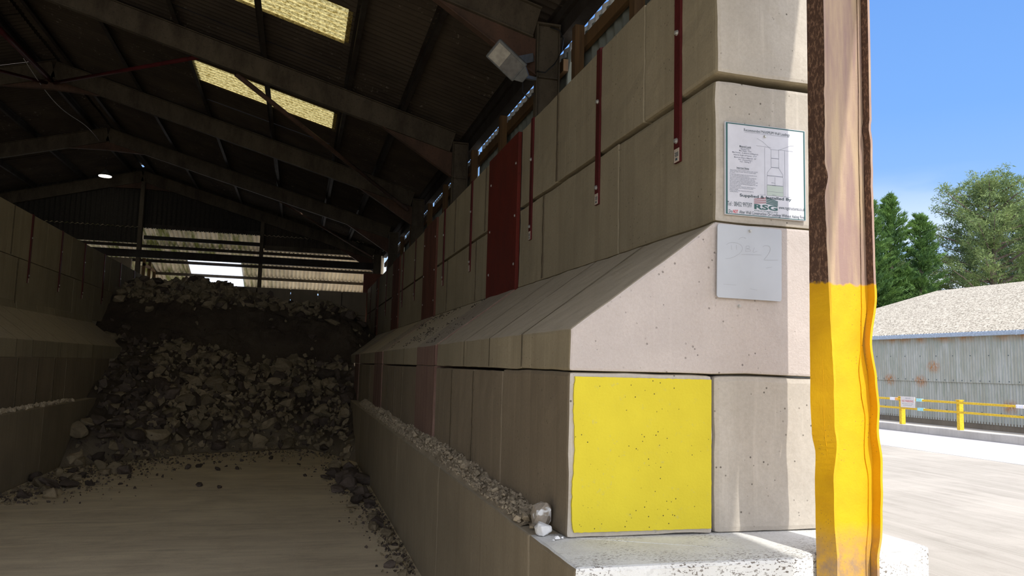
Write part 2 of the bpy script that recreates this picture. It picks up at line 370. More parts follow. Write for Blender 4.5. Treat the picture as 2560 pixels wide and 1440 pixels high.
def hexbolt(c, axis, r=.014, h=.012, parent=None, name='bolt', mat=None):
    a = Vector(axis); q = a.to_track_quat('Z', 'Y'); mb = MB(); n = 6
    vv = [Vector(c) + q @ Vector((r*math.cos(k*math.pi/3), r*math.sin(k*math.pi/3), z)) for z in (0, h) for k in range(n)]
    mb.add(vv, [tuple(range(n))[::-1], tuple(range(n, 2*n))] + [(i, (i+1) % n, n+(i+1) % n, n+i) for i in range(n)])
    vv = [Vector(c) + q @ Vector((1.35*r*math.cos(k*math.pi/6), 1.35*r*math.sin(k*math.pi/6), z)) for z in (0, h*.25) for k in range(12)]
    mb.add(vv, [tuple(range(12))[::-1], tuple(range(12, 24))] + [(i, (i+1) % 12, 12+(i+1) % 12, 12+i) for i in range(12)])
    return mb.build(name, mat or M['galv'], parent)

# ------------------------------------------------------------------ ground and floor
FL = lambda n, mb, m: tag(mb.build(n, m), kind='structure')
FL('floor', MB().box(-13.2, 3.3, -9, 34, -.25, 0), M['floor'])
FL('yard_ground', MB().box(3.3, 60, -40, 90, -.25, -.001), M['yard'])
FL('yard_road', MB().box(15.5, 20.2, -20, 80, -.2, .004), M['yard_pale'])
FL('rear_ground', MB().box(-60, 3.3, 34, 90, -.25, -.001), M['chalk'])
FL('front_ground', MB().box(-60, 3.3, -60, -9, -.25, -.001), M['yard'])

# ------------------------------------------------------------------ plinths
def wavy_block(name, prof, y0, y1, mats, parent=None, bev=.02, end_mi=None):
    mb = MB().prism(prof, y0, y1)
    me = mb.mesh(name, mats); bm = bmesh.new(); bm.from_mesh(me); bmesh.ops.recalc_face_normals(bm, faces=bm.faces)
    bmesh.ops.bevel(bm, geom=bm.edges[:], offset=bev, segments=2, profile=.6, affect='EDGES', clamp_overlap=True)
    near = y0 < 9
    if near:
        bmesh.ops.subdivide_edges(bm, edges=[e for e in bm.edges if e.calc_length() > .25], cuts=7, use_grid_fill=True)
        bmesh.ops.triangulate(bm, faces=[f for f in bm.faces if len(f.verts) > 4])
        for v in bm.verts:
            q = v.co; n = noise.noise_vector(q*9)*.005 + noise.noise_vector(q*2.3)*.004; v.co += n
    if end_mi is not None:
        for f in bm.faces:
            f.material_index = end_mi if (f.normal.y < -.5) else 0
    bm.to_mesh(me); bm.free()
    c = ((min(p[0] for p in prof)+max(p[0] for p in prof))/2, (y0+y1)/2, min(p[1] for p in prof))
    return link(name, me, parent, c)

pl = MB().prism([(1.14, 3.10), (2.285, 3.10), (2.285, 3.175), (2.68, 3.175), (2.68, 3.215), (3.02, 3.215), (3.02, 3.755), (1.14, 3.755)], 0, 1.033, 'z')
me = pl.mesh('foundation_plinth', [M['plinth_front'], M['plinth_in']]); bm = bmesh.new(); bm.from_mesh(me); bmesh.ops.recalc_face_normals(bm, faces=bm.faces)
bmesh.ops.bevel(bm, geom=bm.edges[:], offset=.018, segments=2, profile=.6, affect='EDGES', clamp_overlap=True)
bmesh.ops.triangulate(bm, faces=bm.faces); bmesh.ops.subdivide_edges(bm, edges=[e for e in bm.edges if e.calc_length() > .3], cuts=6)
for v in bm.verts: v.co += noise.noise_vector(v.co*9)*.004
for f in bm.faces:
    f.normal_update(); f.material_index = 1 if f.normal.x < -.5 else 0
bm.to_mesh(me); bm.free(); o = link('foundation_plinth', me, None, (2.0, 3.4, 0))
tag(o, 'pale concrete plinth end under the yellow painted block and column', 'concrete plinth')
ys = [3.76, 6.3, 9.0, 11.7, 14.4, 17.2, 20]
for i in range(len(ys)-1):
    o = wavy_block('foundation_plinth', [(1.14, 0), (2.95, 0), (2.95, 1.03), (1.14, 1.03)], ys[i], ys[i+1]-.005, [M['plinth_in']], bev=.012)
    tag(o, 'long dusty concrete plinth under the right wall, %s from the pale end' % ORD[i], 'concrete plinth')
ys = [9.2, 11.3, 13.4, 16.0, 18.6]
for i in range(len(ys)-1):
    o = wavy_block('foundation_plinth', [(-3.7, 0), (-5.3, 0), (-5.3, 1.05), (-3.7, 1.05)], ys[i], ys[i+1]-.005, [M['plinth_in']], bev=.012)
    tag(o, 'grey concrete plinth under the left wall, %s from the camera' % ORD[i], 'concrete plinth')

# ------------------------------------------------------------------ block walls
Z0, Z1, Z2, Z3, Z4 = 1.035, 1.842, 2.645, 3.455, 4.262
CN = {0: 'bottom course', 2: 'third course up', 3: 'top course'}
def run(side, course, joints, prof, mat, name='concrete_block', start=0, labelfmt=None, bev=.007, gap=.004, mats=None):
    for i in range(len(joints)-1):
        a, b = joints[i]+gap, joints[i+1]-gap
        pr = [(p[0], p[1]) for p in prof]
        jx = (random.random()-.5)*.004 * (1 if joints[i] > 4 else 0)
        pr = [(p[0]+jx, p[1]) for p in pr]
        o = wavy_block(name, pr, a, b, mats or [mat], bev=bev)
        tag(o, labelfmt % ORD[i+start], 'concrete block', 'blocks of the %s wall' % side)
        if course in (0, 2, 3) and i < len(joints)-2 and b < 15:
            xs_ = [p[0] for p in pr]; zs_ = [p[1] for p in pr]; xf = min(xs_) if side == 'right' else max(xs_); sg_ = -1 if side == 'right' else 1
            jm = MB(); n_ = 16; vv_ = []
            for q in range(n_+1):
                z_ = zs_[0]+(max(zs_)-zs_[0])*q/n_ if side else 0; w_ = .030+.014*noise.noise(Vector((q*.7, b, course)))
                z_ = min(zs_)+.01+(max(zs_)-min(zs_)-.02)*q/n_; e_ = .009+.004*noise.noise(Vector((q*.9, b+5, course)))
                vv_ += [(xf-sg_*.03, b+.004-w_, z_), (xf+sg_*e_, b+.004-w_*.6, z_), (xf+sg_*e_, b+.004+w_*.6, z_), (xf-sg_*.03, b+.004+w_, z_)]
            jm.add(vv_, [(4*q+k, 4*q+k+1, 4*q+5+k, 4*q+4+k) for q in range(n_) for k in range(3)]); jo = jm.build('mortar_joint', M['mortar'], o)
        if course == 1 and i < len(joints)-1:
            pf = [(1.289, Z1+.01), (1.289, 2.046), (2.088, Z2-.003)] if side == 'right' else [(-3.869, 1.81), (-3.869, 2.061), (-4.57, 2.602)]
            jm = MB(); yy = a-.004; sgn_ = 1 if side == 'right' else -1; vv_ = []
            for (px_, pz_), (ox_, oz_) in zip(pf, ((-.0025, 0), (-.002, .002), (-.001, .003))):
                vv_ += [(px_+ox_*sgn_, yy-.007, pz_+oz_), (px_+ox_*sgn_, yy+.007, pz_+oz_)]
            jm.add(vv_, [(0, 1, 3, 2), (2, 3, 5, 4)]); jm.build('mortar_joint', M['mortar'], o, fixn=False)
def box_prof(x0, x1, z0, z1): return [(x0, z0), (x1, z0), (x1, z1), (x0, z1)]
RB = [(3.627, 7.46), (8.74, 12.40), (13.70, 17.22), (18.5, 22.0), (22.0, 26.0)]
# bottom course
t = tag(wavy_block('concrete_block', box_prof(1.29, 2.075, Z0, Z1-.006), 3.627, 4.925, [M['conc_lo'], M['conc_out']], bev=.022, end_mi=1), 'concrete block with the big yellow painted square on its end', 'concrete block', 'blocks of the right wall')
yb = t
mb = MB(); n = 40; pts = []
x0, x1, z0, z1 = 1.325, 2.062, Z0+.028, Z1-.030
for k in range(n): pts.append((x0+(x1-x0)*k/n, z0+.004*noise.noise(Vector((k*.8, 1, 0)))))
for k in range(n): pts.append((x1+.002*noise.noise(Vector((k*.8, 5, 0))), z0+(z1-z0)*k/n))
for k in range(n): pts.append((x1-(x1-x0)*k/n, z1+.003*noise.noise(Vector((k*.8, 9, 0)))))
for k in range(n): pts.append((x0-.010-.005*math.sin(k*.25)+.006*noise.noise(Vector((k*.5, 13, 0))), z1-(z1-z0)*k/n))
mb.prism(pts, 3.615, 3.63); o = mb.build('painted_square', M['yellow_face'], yb, origin=None)
o['label'] = 'bright yellow painted square'
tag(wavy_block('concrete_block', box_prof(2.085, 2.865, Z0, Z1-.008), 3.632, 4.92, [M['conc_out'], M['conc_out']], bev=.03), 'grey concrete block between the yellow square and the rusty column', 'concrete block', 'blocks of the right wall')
P0 = box_prof(1.29, 2.86, Z0, Z1-.02)
run('right', 0, [4.925, 5.77, 6.61, 7.455], P0, M['conc_lo'], labelfmt='brown dusty concrete block of bottom course, %s behind the yellow block', start=1)
run('right', 0, [8.74, 9.95, 10.8, 11.6, 12.38], P0, M['conc_lo'], labelfmt='bottom course block on right plinth past first red stained filler, %s one')
run('right', 0, [13.72, 14.6, 15.5, 16.4, 17.2], P0, M['conc_lo'], labelfmt='bottom course block on right plinth past second red stained filler, %s one')
# tapered course
PT = [(1.29, Z1), (2.86, Z1), (2.86, Z2-.004), (2.09, Z2-.004), (1.29, 2.045)]
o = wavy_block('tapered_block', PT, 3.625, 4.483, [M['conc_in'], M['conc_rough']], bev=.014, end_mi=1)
MB().box(1.36, 2.80, 3.68, 4.47, Z1-.004, Z1+.004).build('mortar_bed', M['mortar'], o)
tag(o, 'tapered concrete block with rough pinkish end under the white boards', 'concrete block', 'blocks of the right wall')
run('right', 1, [4.487, 5.308, 6.18, 7.45], PT, M['conc_in'], 'tapered_block', 1, 'tapered concrete block of right wall slope, %s from the open end', .006)
run('right', 1, [8.72, 9.9, 11.1, 12.38], PT, M['conc_in'], 'tapered_block', 0, 'tapered block of right wall slope past first groove, %s one', .014)
run('right', 1, [13.72, 14.9, 16.0, 17.2], PT, M['conc_in'], 'tapered_block', 0, 'tapered block of right wall slope past second groove, %s one', .014)
run('right', 1, [18.5, 19.7, 20.9, 22.1], PT, M['conc_in'], 'tapered_block', 0, 'tapered block of right wall slope beside the rubble heap, %s one', .014)
for i, (a, b) in enumerate(((7.495, 8.70), (12.43, 13.69), (17.25, 18.48))):
    w = ['first', 'second', 'third'][i]
    o = wavy_block('filler_panel', box_prof(1.275, 2.30, Z0, Z1-.002), a, b, [M['conc_red']], bev=.012); tag(o, 'red brown stained upright filler in bottom course, %s one along right wall' % w, 'filler panel', 'lower fillers of the right wall')
    o = wavy_block('filler_panel', [(1.275, Z1), (2.30, Z1), (2.30, Z2), (2.08, Z2), (1.275, 2.04)], a, b, [M['conc_red']], bev=.012); tag(o, 'sloping stained filler in the tapered course, %s one along right wall' % w, 'filler panel', 'sloping fillers of the right wall')
# upper courses
PU2 = box_prof(2.09, 2.86, Z2, Z3-.032); PU3 = box_prof(2.09, 2.86, Z3+.004, Z4); PV2 = box_prof(2.09, 2.74, Z2, Z3-.032); PV3 = box_prof(2.09, 2.74, Z3+.004, Z4)
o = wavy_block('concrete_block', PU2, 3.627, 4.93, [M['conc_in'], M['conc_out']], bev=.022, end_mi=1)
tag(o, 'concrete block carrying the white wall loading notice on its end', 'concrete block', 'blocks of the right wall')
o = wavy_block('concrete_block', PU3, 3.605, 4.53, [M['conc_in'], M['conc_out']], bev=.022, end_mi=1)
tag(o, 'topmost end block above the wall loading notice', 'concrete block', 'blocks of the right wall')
run('right', 2, [4.93, 6.65, 7.45], PV2, M['conc_in'], labelfmt='block of the course just above right wall slope, %s from open end', start=1)
run('right', 3, [4.53, 6.29, 7.45], PV3, M['conc_in'], labelfmt='block of the top course of right wall, %s from open end', start=1)
run('right', 2, [8.78, 9.45, 11.4, 12.38], PV2, M['conc_in'], labelfmt='block just above right wall slope behind the bright red panel, %s one')
run('right', 3, [8.78, 9.0, 10.9, 12.38], PV3, M['conc_in'], labelfmt='top course block of right wall behind the bright red panel, %s one')
run('right', 2, [13.72, 15.4, 17.2], PV2, M['conc_in'], labelfmt='block above right wall slope behind the worn red brown panel, %s one')
run('right', 3, [13.72, 14.8, 16.5, 17.2], PV3, M['conc_in'], labelfmt='top course block of right wall behind the worn red brown panel, %s one')
run('right', 2, [18.5, 20.2, 22.0], PV2, M['conc_in'], labelfmt='block above right wall slope at the heap end, %s one')
run('right', 3, [18.5, 19.8, 21.2, 22.0], PV3, M['conc_in'], labelfmt='top course block of right wall at the heap end, %s one')
run('right', 2, [22.62, 24.2, 25.9], PV2, M['conc_in'], labelfmt='block above right wall slope at the far back corner, %s one')
run('right', 3, [22.62, 23.9, 25.9], PV3, M['conc_in'], labelfmt='top course block of right wall at the far back corner, %s one')
for i, (a, b, m, lb) in enumerate(((7.495, 8.76, 'red_panel', 'bright oxide red upright panel between blocks of the right wall'), (12.4, 13.7, 'red_worn', 'worn red brown upright panel, second along the right wall'), (17.22, 18.48, 'red_worn', 'dark red brown upright panel, third along the right wall'), (22.03, 22.6, 'red_worn', 'dark narrow upright panel, farthest along the right wall'))):
    t = empty('infill_panel', (2.07, (a+b)/2, Z2), lb, 'infill panel', 'red panels of the right wall')
    MB().box(2.062, 2.10, a, b, Z2-.02, Z4).build('panel_sheet', M[m], t, bevel=.004)
    MB().box(2.10, 2.30, a, a+.05, Z2, Z4).build('panel_frame', M['steel_dark'], t); MB().box(2.10, 2.30, b-.05, b, Z2, Z4).build('panel_frame', M['steel_dark'], t)
    for zz in (Z2+.25, Z2+.75, Z2+1.3):
        for yy in (a+.07, b-.12): hexbolt((2.062, yy, zz), (-1, 0, 0), .012, .008, t)
# mortar lines are real recesses; ties
def strap(side, y, z0, z1, label, grp):
    s = -1 if side == 'right' else 1
    xf = 2.088 if side == 'right' else -4.598
    t = empty('tie_strap', (xf, y, z0), label, 'tie strap', grp)
    a, b = (xf, xf+s*.016)
    MB().box(min(a, b), max(a, b), y-.036, y+.036, z0, z1+.004).box(min(xf, xf-s*.25), max(xf, xf-s*.25), y-.036, y+.036, z1-.002, z1+.010).build('strap_bar', M['red_bar'], t, bevel=.002)
    for zz in (z0+.13, z0+.79): hexbolt((xf+s*.016, y+.002, zz), (s, 0, 0), .013, .014, t)
    st = MB().box(min(xf+s*.016, xf+s*.018), max(xf+s*.016, xf+s*.018), y-.034, y+.028, z0+.002, z0+.082).build('maker_sticker', M['sticker'], t)
    if y < 8 and side == 'right':
        mb = MB()
        for k in range(4): mb.box(xf-.0195, xf-.018, y-.028, y+.016-.008*(k % 2), z0+.052-k*.007+.004, z0+.052-k*.007+.0075)
        mb.box(xf-.0195, xf-.018, y-.014, y+.008, z0+.012, z0+.026)
        mb.build('sticker_print', M['ink'], st)
    return t
for i, (y, lb) in enumerate(((4.035, 'nearest to the notice'), (5.31, 'second from the open end'), (7.05, 'just before the bright red panel'), (9.79, 'first behind the bright red panel'), (11.76, 'second behind the bright red panel'), (14.85, 'first behind the worn red brown panel'), (16.7, 'second behind the worn red brown panel'), (20.0, 'first beside the heap'), (22.3, 'second beside the heap'), (24.5, 'farthest along'))):
    strap('right', y, 3.065, Z4, 'dark red steel strap bolted to right wall, %s' % lb, 'straps of the right wall')
for i, y in enumerate((15.1, 16.88, 18.58, 20.34, 22.08, 23.8)):
    strap('left', y, 3.07, 4.27, 'dark red steel strap bolted to left wall, %s from camera' % ORD[i], 'straps of the left wall')

# left wall
L0 = box_prof(-3.87, -5.2, 1.045, 1.80); LT = [(-3.87, 1.80), (-5.2, 1.80), (-5.2, 2.66), (-4.6, 2.66), (-3.87, 2.10)]
L2 = box_prof(-4.6, -5.3, 2.67, 3.44); L3 = box_prof(-4.6, -5.3, 3.45, 4.27)
LT = [(-3.87, 1.80), (-5.2, 1.80), (-5.2, 2.74), (-4.6, 2.74), (-4.57, 2.60), (-3.87, 2.06)]
run('left', 0, [9.2, 10.4, 11.6, 12.62, 13.51, 14.36, 15.05, 15.7, 17.0, 18.2], L0, M['conc_lo'], labelfmt='bottom course block of left wall, %s from the camera')
run('left', 1, [9.2, 10.4, 11.7, 12.5, 13.2, 13.87, 14.63, 15.7, 16.75, 18.2, 19.6], LT, M['conc_in'], 'tapered_block', 0, 'tapered block of left wall slope, %s from the camera', .014)
run('left', 2, [9.6, 11.2, 12.9, 14.56, 16.12, 17.93, 19.6, 21.3, 23.0, 24.6, 26.0], L2, M['conc_in'], labelfmt='block just above left wall slope, %s from the camera')
run('left', 3, [9.6, 11.0, 12.6, 14.2, 16.0, 17.6, 19.3, 21.0, 22.6, 24.2, 26.0], L3, M['conc_in'], labelfmt='top course block of left wall, %s from the camera')
# back wall
xs = [-4.58, -3.0, -1.4, -.36, .52, 1.27, 2.08]
for i in range(6):
    for z0, z1, nm in ((2.60, 3.39, 'lower'), (3.40, 4.17, 'upper')):
        g = .012 if i != 3 else .035
        o = MB().box(xs[i]+.012, xs[i+1]-g, 26.0, 26.7, z0, z1).build('concrete_block', M['conc_lo'], origin=((xs[i]+xs[i+1])/2, 26.35, z0), bevel=.015)
        tag(o, '%s block of the back wall behind the heap, %s from the left' % (nm, ORD[i].replace('nearest', 'first')), 'concrete block', 'blocks of the back wall')
tag(MB().box(2.0, 2.75, 26.72, 26.8, 0, 4.9).build('wall_back', M['red_worn']), kind='structure')
tag(MB().box(-5.3, -4.0, 3.7, 9.15, 0, 4.25).build('wall_left', M['conc_in']), kind='structure')
tag(MB().box(-4.58, 2.08, 26.0, 26.7, 0, 2.59).build('wall_back', M['conc_lo']), kind='structure')

# ------------------------------------------------------------------ notice on the block end
_tmp_scene = scene
def text_part(name, s, x, z, h, mat, parent, y, w=None, align='CENTER', plane='front', depth=.0004, shear=0, bold=0):
    cu = bpy.data.curves.new(name, 'FONT'); cu.body = s; cu.size = 1; cu.extrude = 0; cu.align_x = 'LEFT'; cu.shear = shear; cu.offset = bold; cu.resolution_u = 3
    ob = bpy.data.objects.new('tmp', cu); COL.objects.link(ob)
    dg = bpy.context.evaluated_depsgraph_get(); me = bpy.data.meshes.new_from_object(ob.evaluated_get(dg)); COL.objects.unlink(ob); bpy.data.objects.remove(ob)
    xs_ = [v.co.x for v in me.vertices]; ys_ = [v.co.y for v in me.vertices]
    x0, x1 = min(xs_), max(xs_); sc = h/.73
    W = (x1-x0)*sc; sx = sc if w is None else sc*w/W; W = W if w is None else w
    ox = {'CENTER': x-W/2, 'LEFT': x, 'RIGHT': x-W}[align]
    for v in me.vertices:
        a, b = (v.co.x-x0)*sx+ox, v.co.y*sc+z
        v.co = (a, y, b) if plane == 'front' else (y, -a, b)
    me.materials.clear(); me.materials.append(mat); me.name = name
    return link(name, me, parent)
def join_meshes(name, objs, parent):
    bm = bmesh.new()
    for o in objs: bm.from_mesh(o.data)
    me = bpy.data.meshes.new(name); bm.to_mesh(me); bm.free(); me.materials.append(objs[0].data.materials[0])
    for o in objs: bpy.data.objects.remove(o)
    return link(name, me, parent)
SX0, SX1, SZ0, SZ1 = 2.138, 2.634, 2.685, 3.190
sg = empty('loading_notice', (2.39, 3.62, SZ0), 'white wall loading notice with green border bolted to the block end', 'sign')
YB = 3.608
MB().box(SX0, SX1, YB, 3.6205, SZ0, SZ1).build('sign_board', M['sign_w'], sg, bevel=.0015, seg=1)
def su(u): return SX0+u*(SX1-SX0)
def sv(v): return SZ1-v*(SZ1-SZ0)
YT = YB-.0008
def line(mb, u0, v0, u1, v1, w=.0012, y=YT):
    a, b = Vector((su(u0), y, sv(v0))), Vector((su(u1), y, sv(v1))); d = (b-a); n = Vector((-d.z, 0, d.x)).normalized()*w/2
    mb.add([a-n, b-n, b+n, a+n], [(0, 1, 2, 3)])
mb = MB(); bw = .011
mb.add([(SX0+.004, YT, SZ0+.003), (SX0+.015, YT, SZ0+.003), (SX0+.015, YT, SZ1-.003), (SX0+.004, YT, SZ1-.003)], [(0, 1, 2, 3)])
mb.add([(SX1-.013, YT, SZ0+.003), (SX1-.004, YT, SZ0+.003), (SX1-.004, YT, SZ1-.003), (SX1-.013, YT, SZ1-.003)], [(0, 1, 2, 3)])
mb.add([(SX0+.015, YT, SZ1-.009), (SX1-.013, YT, SZ1-.009), (SX1-.013, YT, SZ1-.003), (SX0+.015, YT, SZ1-.003)], [(0, 1, 2, 3)])
mb.add([(SX0+.015, YT, SZ0+.003), (SX1-.013, YT, SZ0+.003), (SX1-.013, YT, SZ0+.007), (SX0+.015, YT, SZ0+.007)], [(0, 1, 2, 3)])
mb.build('sign_border', M['green'], sg, fixn=False)
T = []
def tx(s, u, v, h, w=None, al='CENTER', mat=None, lst=None, **k):
    o = text_part('lettering', s, su(u), sv(v), h, mat or M['ink'], sg, YT, w*(SX1-SX0) if w else None, al, **k)
    (lst if lst is not None else T).append(o); return o
tx('Recommended MAXIMUM Wall Loadings', .515, .082, .0165, .57); 
tx('Material Loads', .245, .262, .011, .14, bold=.01); tx('Important Notes', .215, .498, .011, .15, bold=.01)
tx('Supplied & Installed By', .495, .795, .0155, .64, bold=.02)
tx('Tel : 08452 997597', .175, .905, .026, .30)
tx('www.rsgstructures.co.uk', .82, .893, .019, .33)
tx('Do', .065, .978, .0175, .045, bold=.01)
tx('Alter Wall Construction Or Loadings Without Asking First', .575, .978, .0175, .81, bold=.005)

G = []; tx('RSG', .497, .915, .027, .29, lst=G, mat=M['green'], bold=.035); tx('STRUCTURES LTD', .497, .942, .008, .29, lst=G, mat=M['green'])
join_meshes('logo_lettering', G, sg)['label'] = 'dark green logo lettering'
G = []; tx('NOT', .125, .978, .0175, .058, lst=G, mat=M['red_ink'], bold=.02); join_meshes('red_lettering', G, sg)['label'] = 'red lettering'
mb = MB()
for k in range(3):
    v0 = .800+k*.028; 
    mb.add([(su(.35), YT, sv(.806+k*.020)), (su(.497), YT, sv(.780+k*.024)), (su(.497), YT, sv(.798+k*.024)), (su(.35), YT, sv(.820+k*.020))], [(0, 1, 2, 3)])
mb.build('logo_bars', M['pink_ink'], sg, fixn=False)['label'] = 'faded pink logo bars'
mb = MB()
for k in range(4):
    mb.add([(su(.50), YT, sv(.780+k*.019)), (su(.645), YT, sv(.812+k*.0135)), (su(.645), YT, sv(.822+k*.0135)), (su(.50), YT, sv(.793+k*.019))], [(0, 1, 2, 3)])
mb.build('logo_bars', M['green'], sg, fixn=False)['label'] = 'dark green logo bars'
S_ = []
for s_, v in (('Blended Clay', .287), ('Max Height - 4.0m', .306), ('Max Density - 15.6kN/m3 (1590kgs/m3)', .330), ('Internal Angle of Repose - 37.5°', .355), ('Maximum Slope of Material - 25°', .382), ('FoS - Overturning 2', .404), ('FoS - Sliding 2', .425)):
    tx(s_, .245, v, .0075, .0088*len(s_), lst=S_, mat=M['ink_soft'], bold=.01)
notes = ['These guideline relate to specific materials with a specific', 'density, and angle of repose, stacked to specific length', 'and return.', 'If a bay is the space to require that the materials stored', 'the wall DOES NOT exceed these parameters.', 'This material material should be delivered to outside bay', 'against the wall as it is deposited. Do NOT allow the', 'retained material to stand up on the bay as this could', 'lead to cause a great failure of the materials and the wall.', 'This wall has NOT been designed to withstand the impact', 'of the retained materials vehicles hitting against the wall', 'due to cause a tumbling.', 'Bridles have NOT been designed for retained material to', 'be unstacked by machines moving load on top of the', 'material retained.', 'Bridles have NOT been designed for direct tipped by', 'tumbling machines.']
for i, s_ in enumerate(notes):
    tx(s_, .055, .522+i*.0145, .0052, .0057*len(s_), 'LEFT', lst=S_, mat=M['ink_soft'], bold=.01)
tx('4000mm', .59, .62, .005, .05, lst=S_, mat=M['ink_soft']); tx('1600mm', .60, .648, .005, .05, lst=S_, mat=M['ink_soft']); tx('1600mm', .60, .752, .005, .05, lst=S_, mat=M['ink_soft'])
join_meshes('grey_lettering', S_, sg)['label'] = 'small grey lettering'
mb = MB()
mb.add([(su(.51), YT+.0003, sv(.645)), (su(.715), YT+.0003, sv(.645)), (su(.715), YT+.0003, sv(.757)), (su(.51), YT+.0003, sv(.757))], [(0, 1, 2, 3)])
mb.build('drawing_fill', M['green_fill'], sg, fixn=False)['label'] = 'pale green drawing fill'
mb = MB(); LN = lambda *a, **k: line(mb, *a, **k)
for a in ((.39, .145, .46, .175), (.46, .175, .565, .25), (.66, .25, .80, .19), (.80, .19, .85, .185), (.565, .25, .66, .25), (.565, .25, .565, .45), (.66, .25, .66, .45), (.565, .45, .515, .51), (.66, .45, .71, .515), (.515, .51, .515, .55), (.71, .515, .71, .55), (.51, .55, .51, .757), (.715, .55, .715, .757), (.51, .645, .715, .645), (.612, .55, .612, .645), (.51, .713, .715, .713), (.51, .757, .715, .757), (.38, .225, .565, .23), (.66, .245, .84, .247), (.485, .235, .485, .757), (.735, .25, .735, .757), (.42, .757, .50, .757), (.72, .757, .80, .757), (.515, .64, .71, .64)): LN(*a)
for a in ((.565, .345, .66, .345), (.565, .445, .66, .445), (.515, .54, .71, .54)): LN(*a, w=.0028)
for a in ((.235, .092, .80, .092), (.175, .268, .315, .268), (.14, .504, .29, .504)): LN(*a, w=.0012)
mb.build('drawing_lines', M['ink_soft'], sg, fixn=False)['label'] = 'thin grey drawing lines'
hexbolt((su(.49), YB, sv(.115)), (0, -1, 0), .007, .009, sg)

# white board with faint writing
wb = empty('writing_board', (2.285, 3.62, 2.24), 'blank grey white board with faint writing on the tapered block end', 'board')
c = []; BX0, BX1, BZ0, BZ1 = 2.090, 2.476, 2.238, 2.628; rr = .014
for cx, cz, a0 in ((BX1-rr, BZ1-rr, 0), (BX0+rr, BZ1-rr, 90), (BX0+rr, BZ0+rr, 180), (BX1-rr, BZ0+rr, 270)):
    for k in range(6): a = math.radians(a0+18*k); c.append((cx+rr*math.cos(a), cz+rr*math.sin(a)))
piv = Vector((2.283, 2.60))
def rot(p, ang=math.radians(-.6)): q = Vector((p[0], p[1]))-piv; return (piv.x+q.x*math.cos(ang)-q.y*math.sin(ang), piv.y+q.x*math.sin(ang)+q.y*math.cos(ang))
MB().prism([rot(p) for p in c][::-1], 3.602, 3.609).build('board_sheet', M['wboard'], wb)
hexbolt((2.283, 3.602, 2.604), (0, -1, 0), .007, .009, wb)
def W(px, py): return rot((BX0+(px-150)/895*(BX1-BX0), BZ1-(py-135-(px-150)*.05)/985*(BZ1-BZ0)))
strokes = [[(335, 420), (345, 480)], [(405, 415), (412, 480)], [(270, 415), (320, 388), (390, 385), (455, 405), (490, 445), (478, 500), (430, 545), (350, 588), (260, 605)],
           [(545, 425), (535, 495)], [(545, 425), (585, 425), (590, 450), (550, 462), (595, 468), (600, 492), (535, 497)], [(660, 440), (640, 505), (700, 490)], [(480, 540), (760, 540)],
           [(775, 430), (810, 410), (860, 415), (882, 450), (870, 500), (830, 560), (795, 602), (850, 606), (990, 602)], [(440, 340), (480, 310), (540, 320)], [(820, 715), (905, 700)], [(235, 945), (410, 955)], [(600, 1000), (700, 1018)]]
mb = MB()
for st in strokes:
    P = []
    for i in range(len(st)-1):
        p0, p1, p2, p3 = st[max(i-1, 0)], st[i], st[i+1], st[min(i+2, len(st)-1)]
        for k in range(6):
            q = k/6; P.append(tuple(.5*((2*p1[j])+(-p0[j]+p2[j])*q+(2*p0[j]-5*p1[j]+4*p2[j]-p3[j])*q*q+(-p0[j]+3*p1[j]-3*p2[j]+p3[j])*q**3) for j in (0, 1)))
    P.append(st[-1]); P = [W(*p) for p in P]
    for a, b in zip(P[:-1], P[1:]):
        d = Vector((b[0]-a[0], b[1]-a[1])); nn = Vector((-d.y, d.x)).normalized()*.0008
        mb.add([(a[0]-nn.x, 3.6013, a[1]-nn.y), (b[0]-nn.x, 3.6013, b[1]-nn.y), (b[0]+nn.x, 3.6013, b[1]+nn.y), (a[0]+nn.x, 3.6013, a[1]+nn.y)], [(0, 1, 2, 3)])
mb.build('pencil_writing', M['pencil'], wb, fixn=False)['label'] = 'faint grey pencil writing'
tag(hexbolt((2.218, 3.607, 2.200), (0, -1, 0), .007, .012, None, 'anchor_bolt'), 'small zinc bolt in the block end under the writing board', 'bolt')

# ------------------------------------------------------------------ bent yellow column
LR = [(0, 2.325), (1.01, 2.322), (1.19, 2.32), (1.37, 2.319), (1.48, 2.325), (1.59, 2.305), (1.73, 2.30), (1.92, 2.301), (2.49, 2.304), (3.28, 2.306), (5.55, 2.31)]
LF_ = [(0, 2.36), (1.03, 2.364), (1.21, 2.353), (1.38, 2.352), (1.54, 2.371), (1.65, 2.361), (1.83, 2.36), (1.99, 2.354), (2.14, 2.346), (2.29, 2.34), (2.48, 2.334), (2.63, 2.328), (2.70, 2.331), (2.78, 2.346), (2.85, 2.330), (3.24, 2.334), (5.55, 2.335)]
WR = [(0, 2.55), (1.03, 2.549), (1.19, 2.566), (1.37, 2.570), (1.52, 2.551), (1.65, 2.559), (1.78, 2.54), (1.87, 2.53), (2.02, 2.545), (2.19, 2.551), (2.69, 2.553), (2.93, 2.551), (3.29, 2.557), (5.55, 2.56)]
RO = [(0, 2.59), (1.02, 2.585), (1.15, 2.605), (1.29, 2.611), (1.47, 2.614), (1.60, 2.597), (1.71, 2.604), (1.83, 2.594), (2.0, 2.569), (2.23, 2.602), (2.32, 2.597), (2.78, 2.593), (2.96, 2.595), (3.04, 2.587), (3.08, 2.593), (5.55, 2.60)]
def it(tab, z):
    for (a, p), (b, q) in zip(tab[:-1], tab[1:]):
        if z <= b:
            s = (z-a)/(b-a); s = s*s*(3-2*s); return p+(q-p)*s
    return tab[-1][1]
colm = empty('steel_column', (2.46, 3.1, 0), 'bent rusty steel column with bright yellow painted base beside the block wall', 'column')
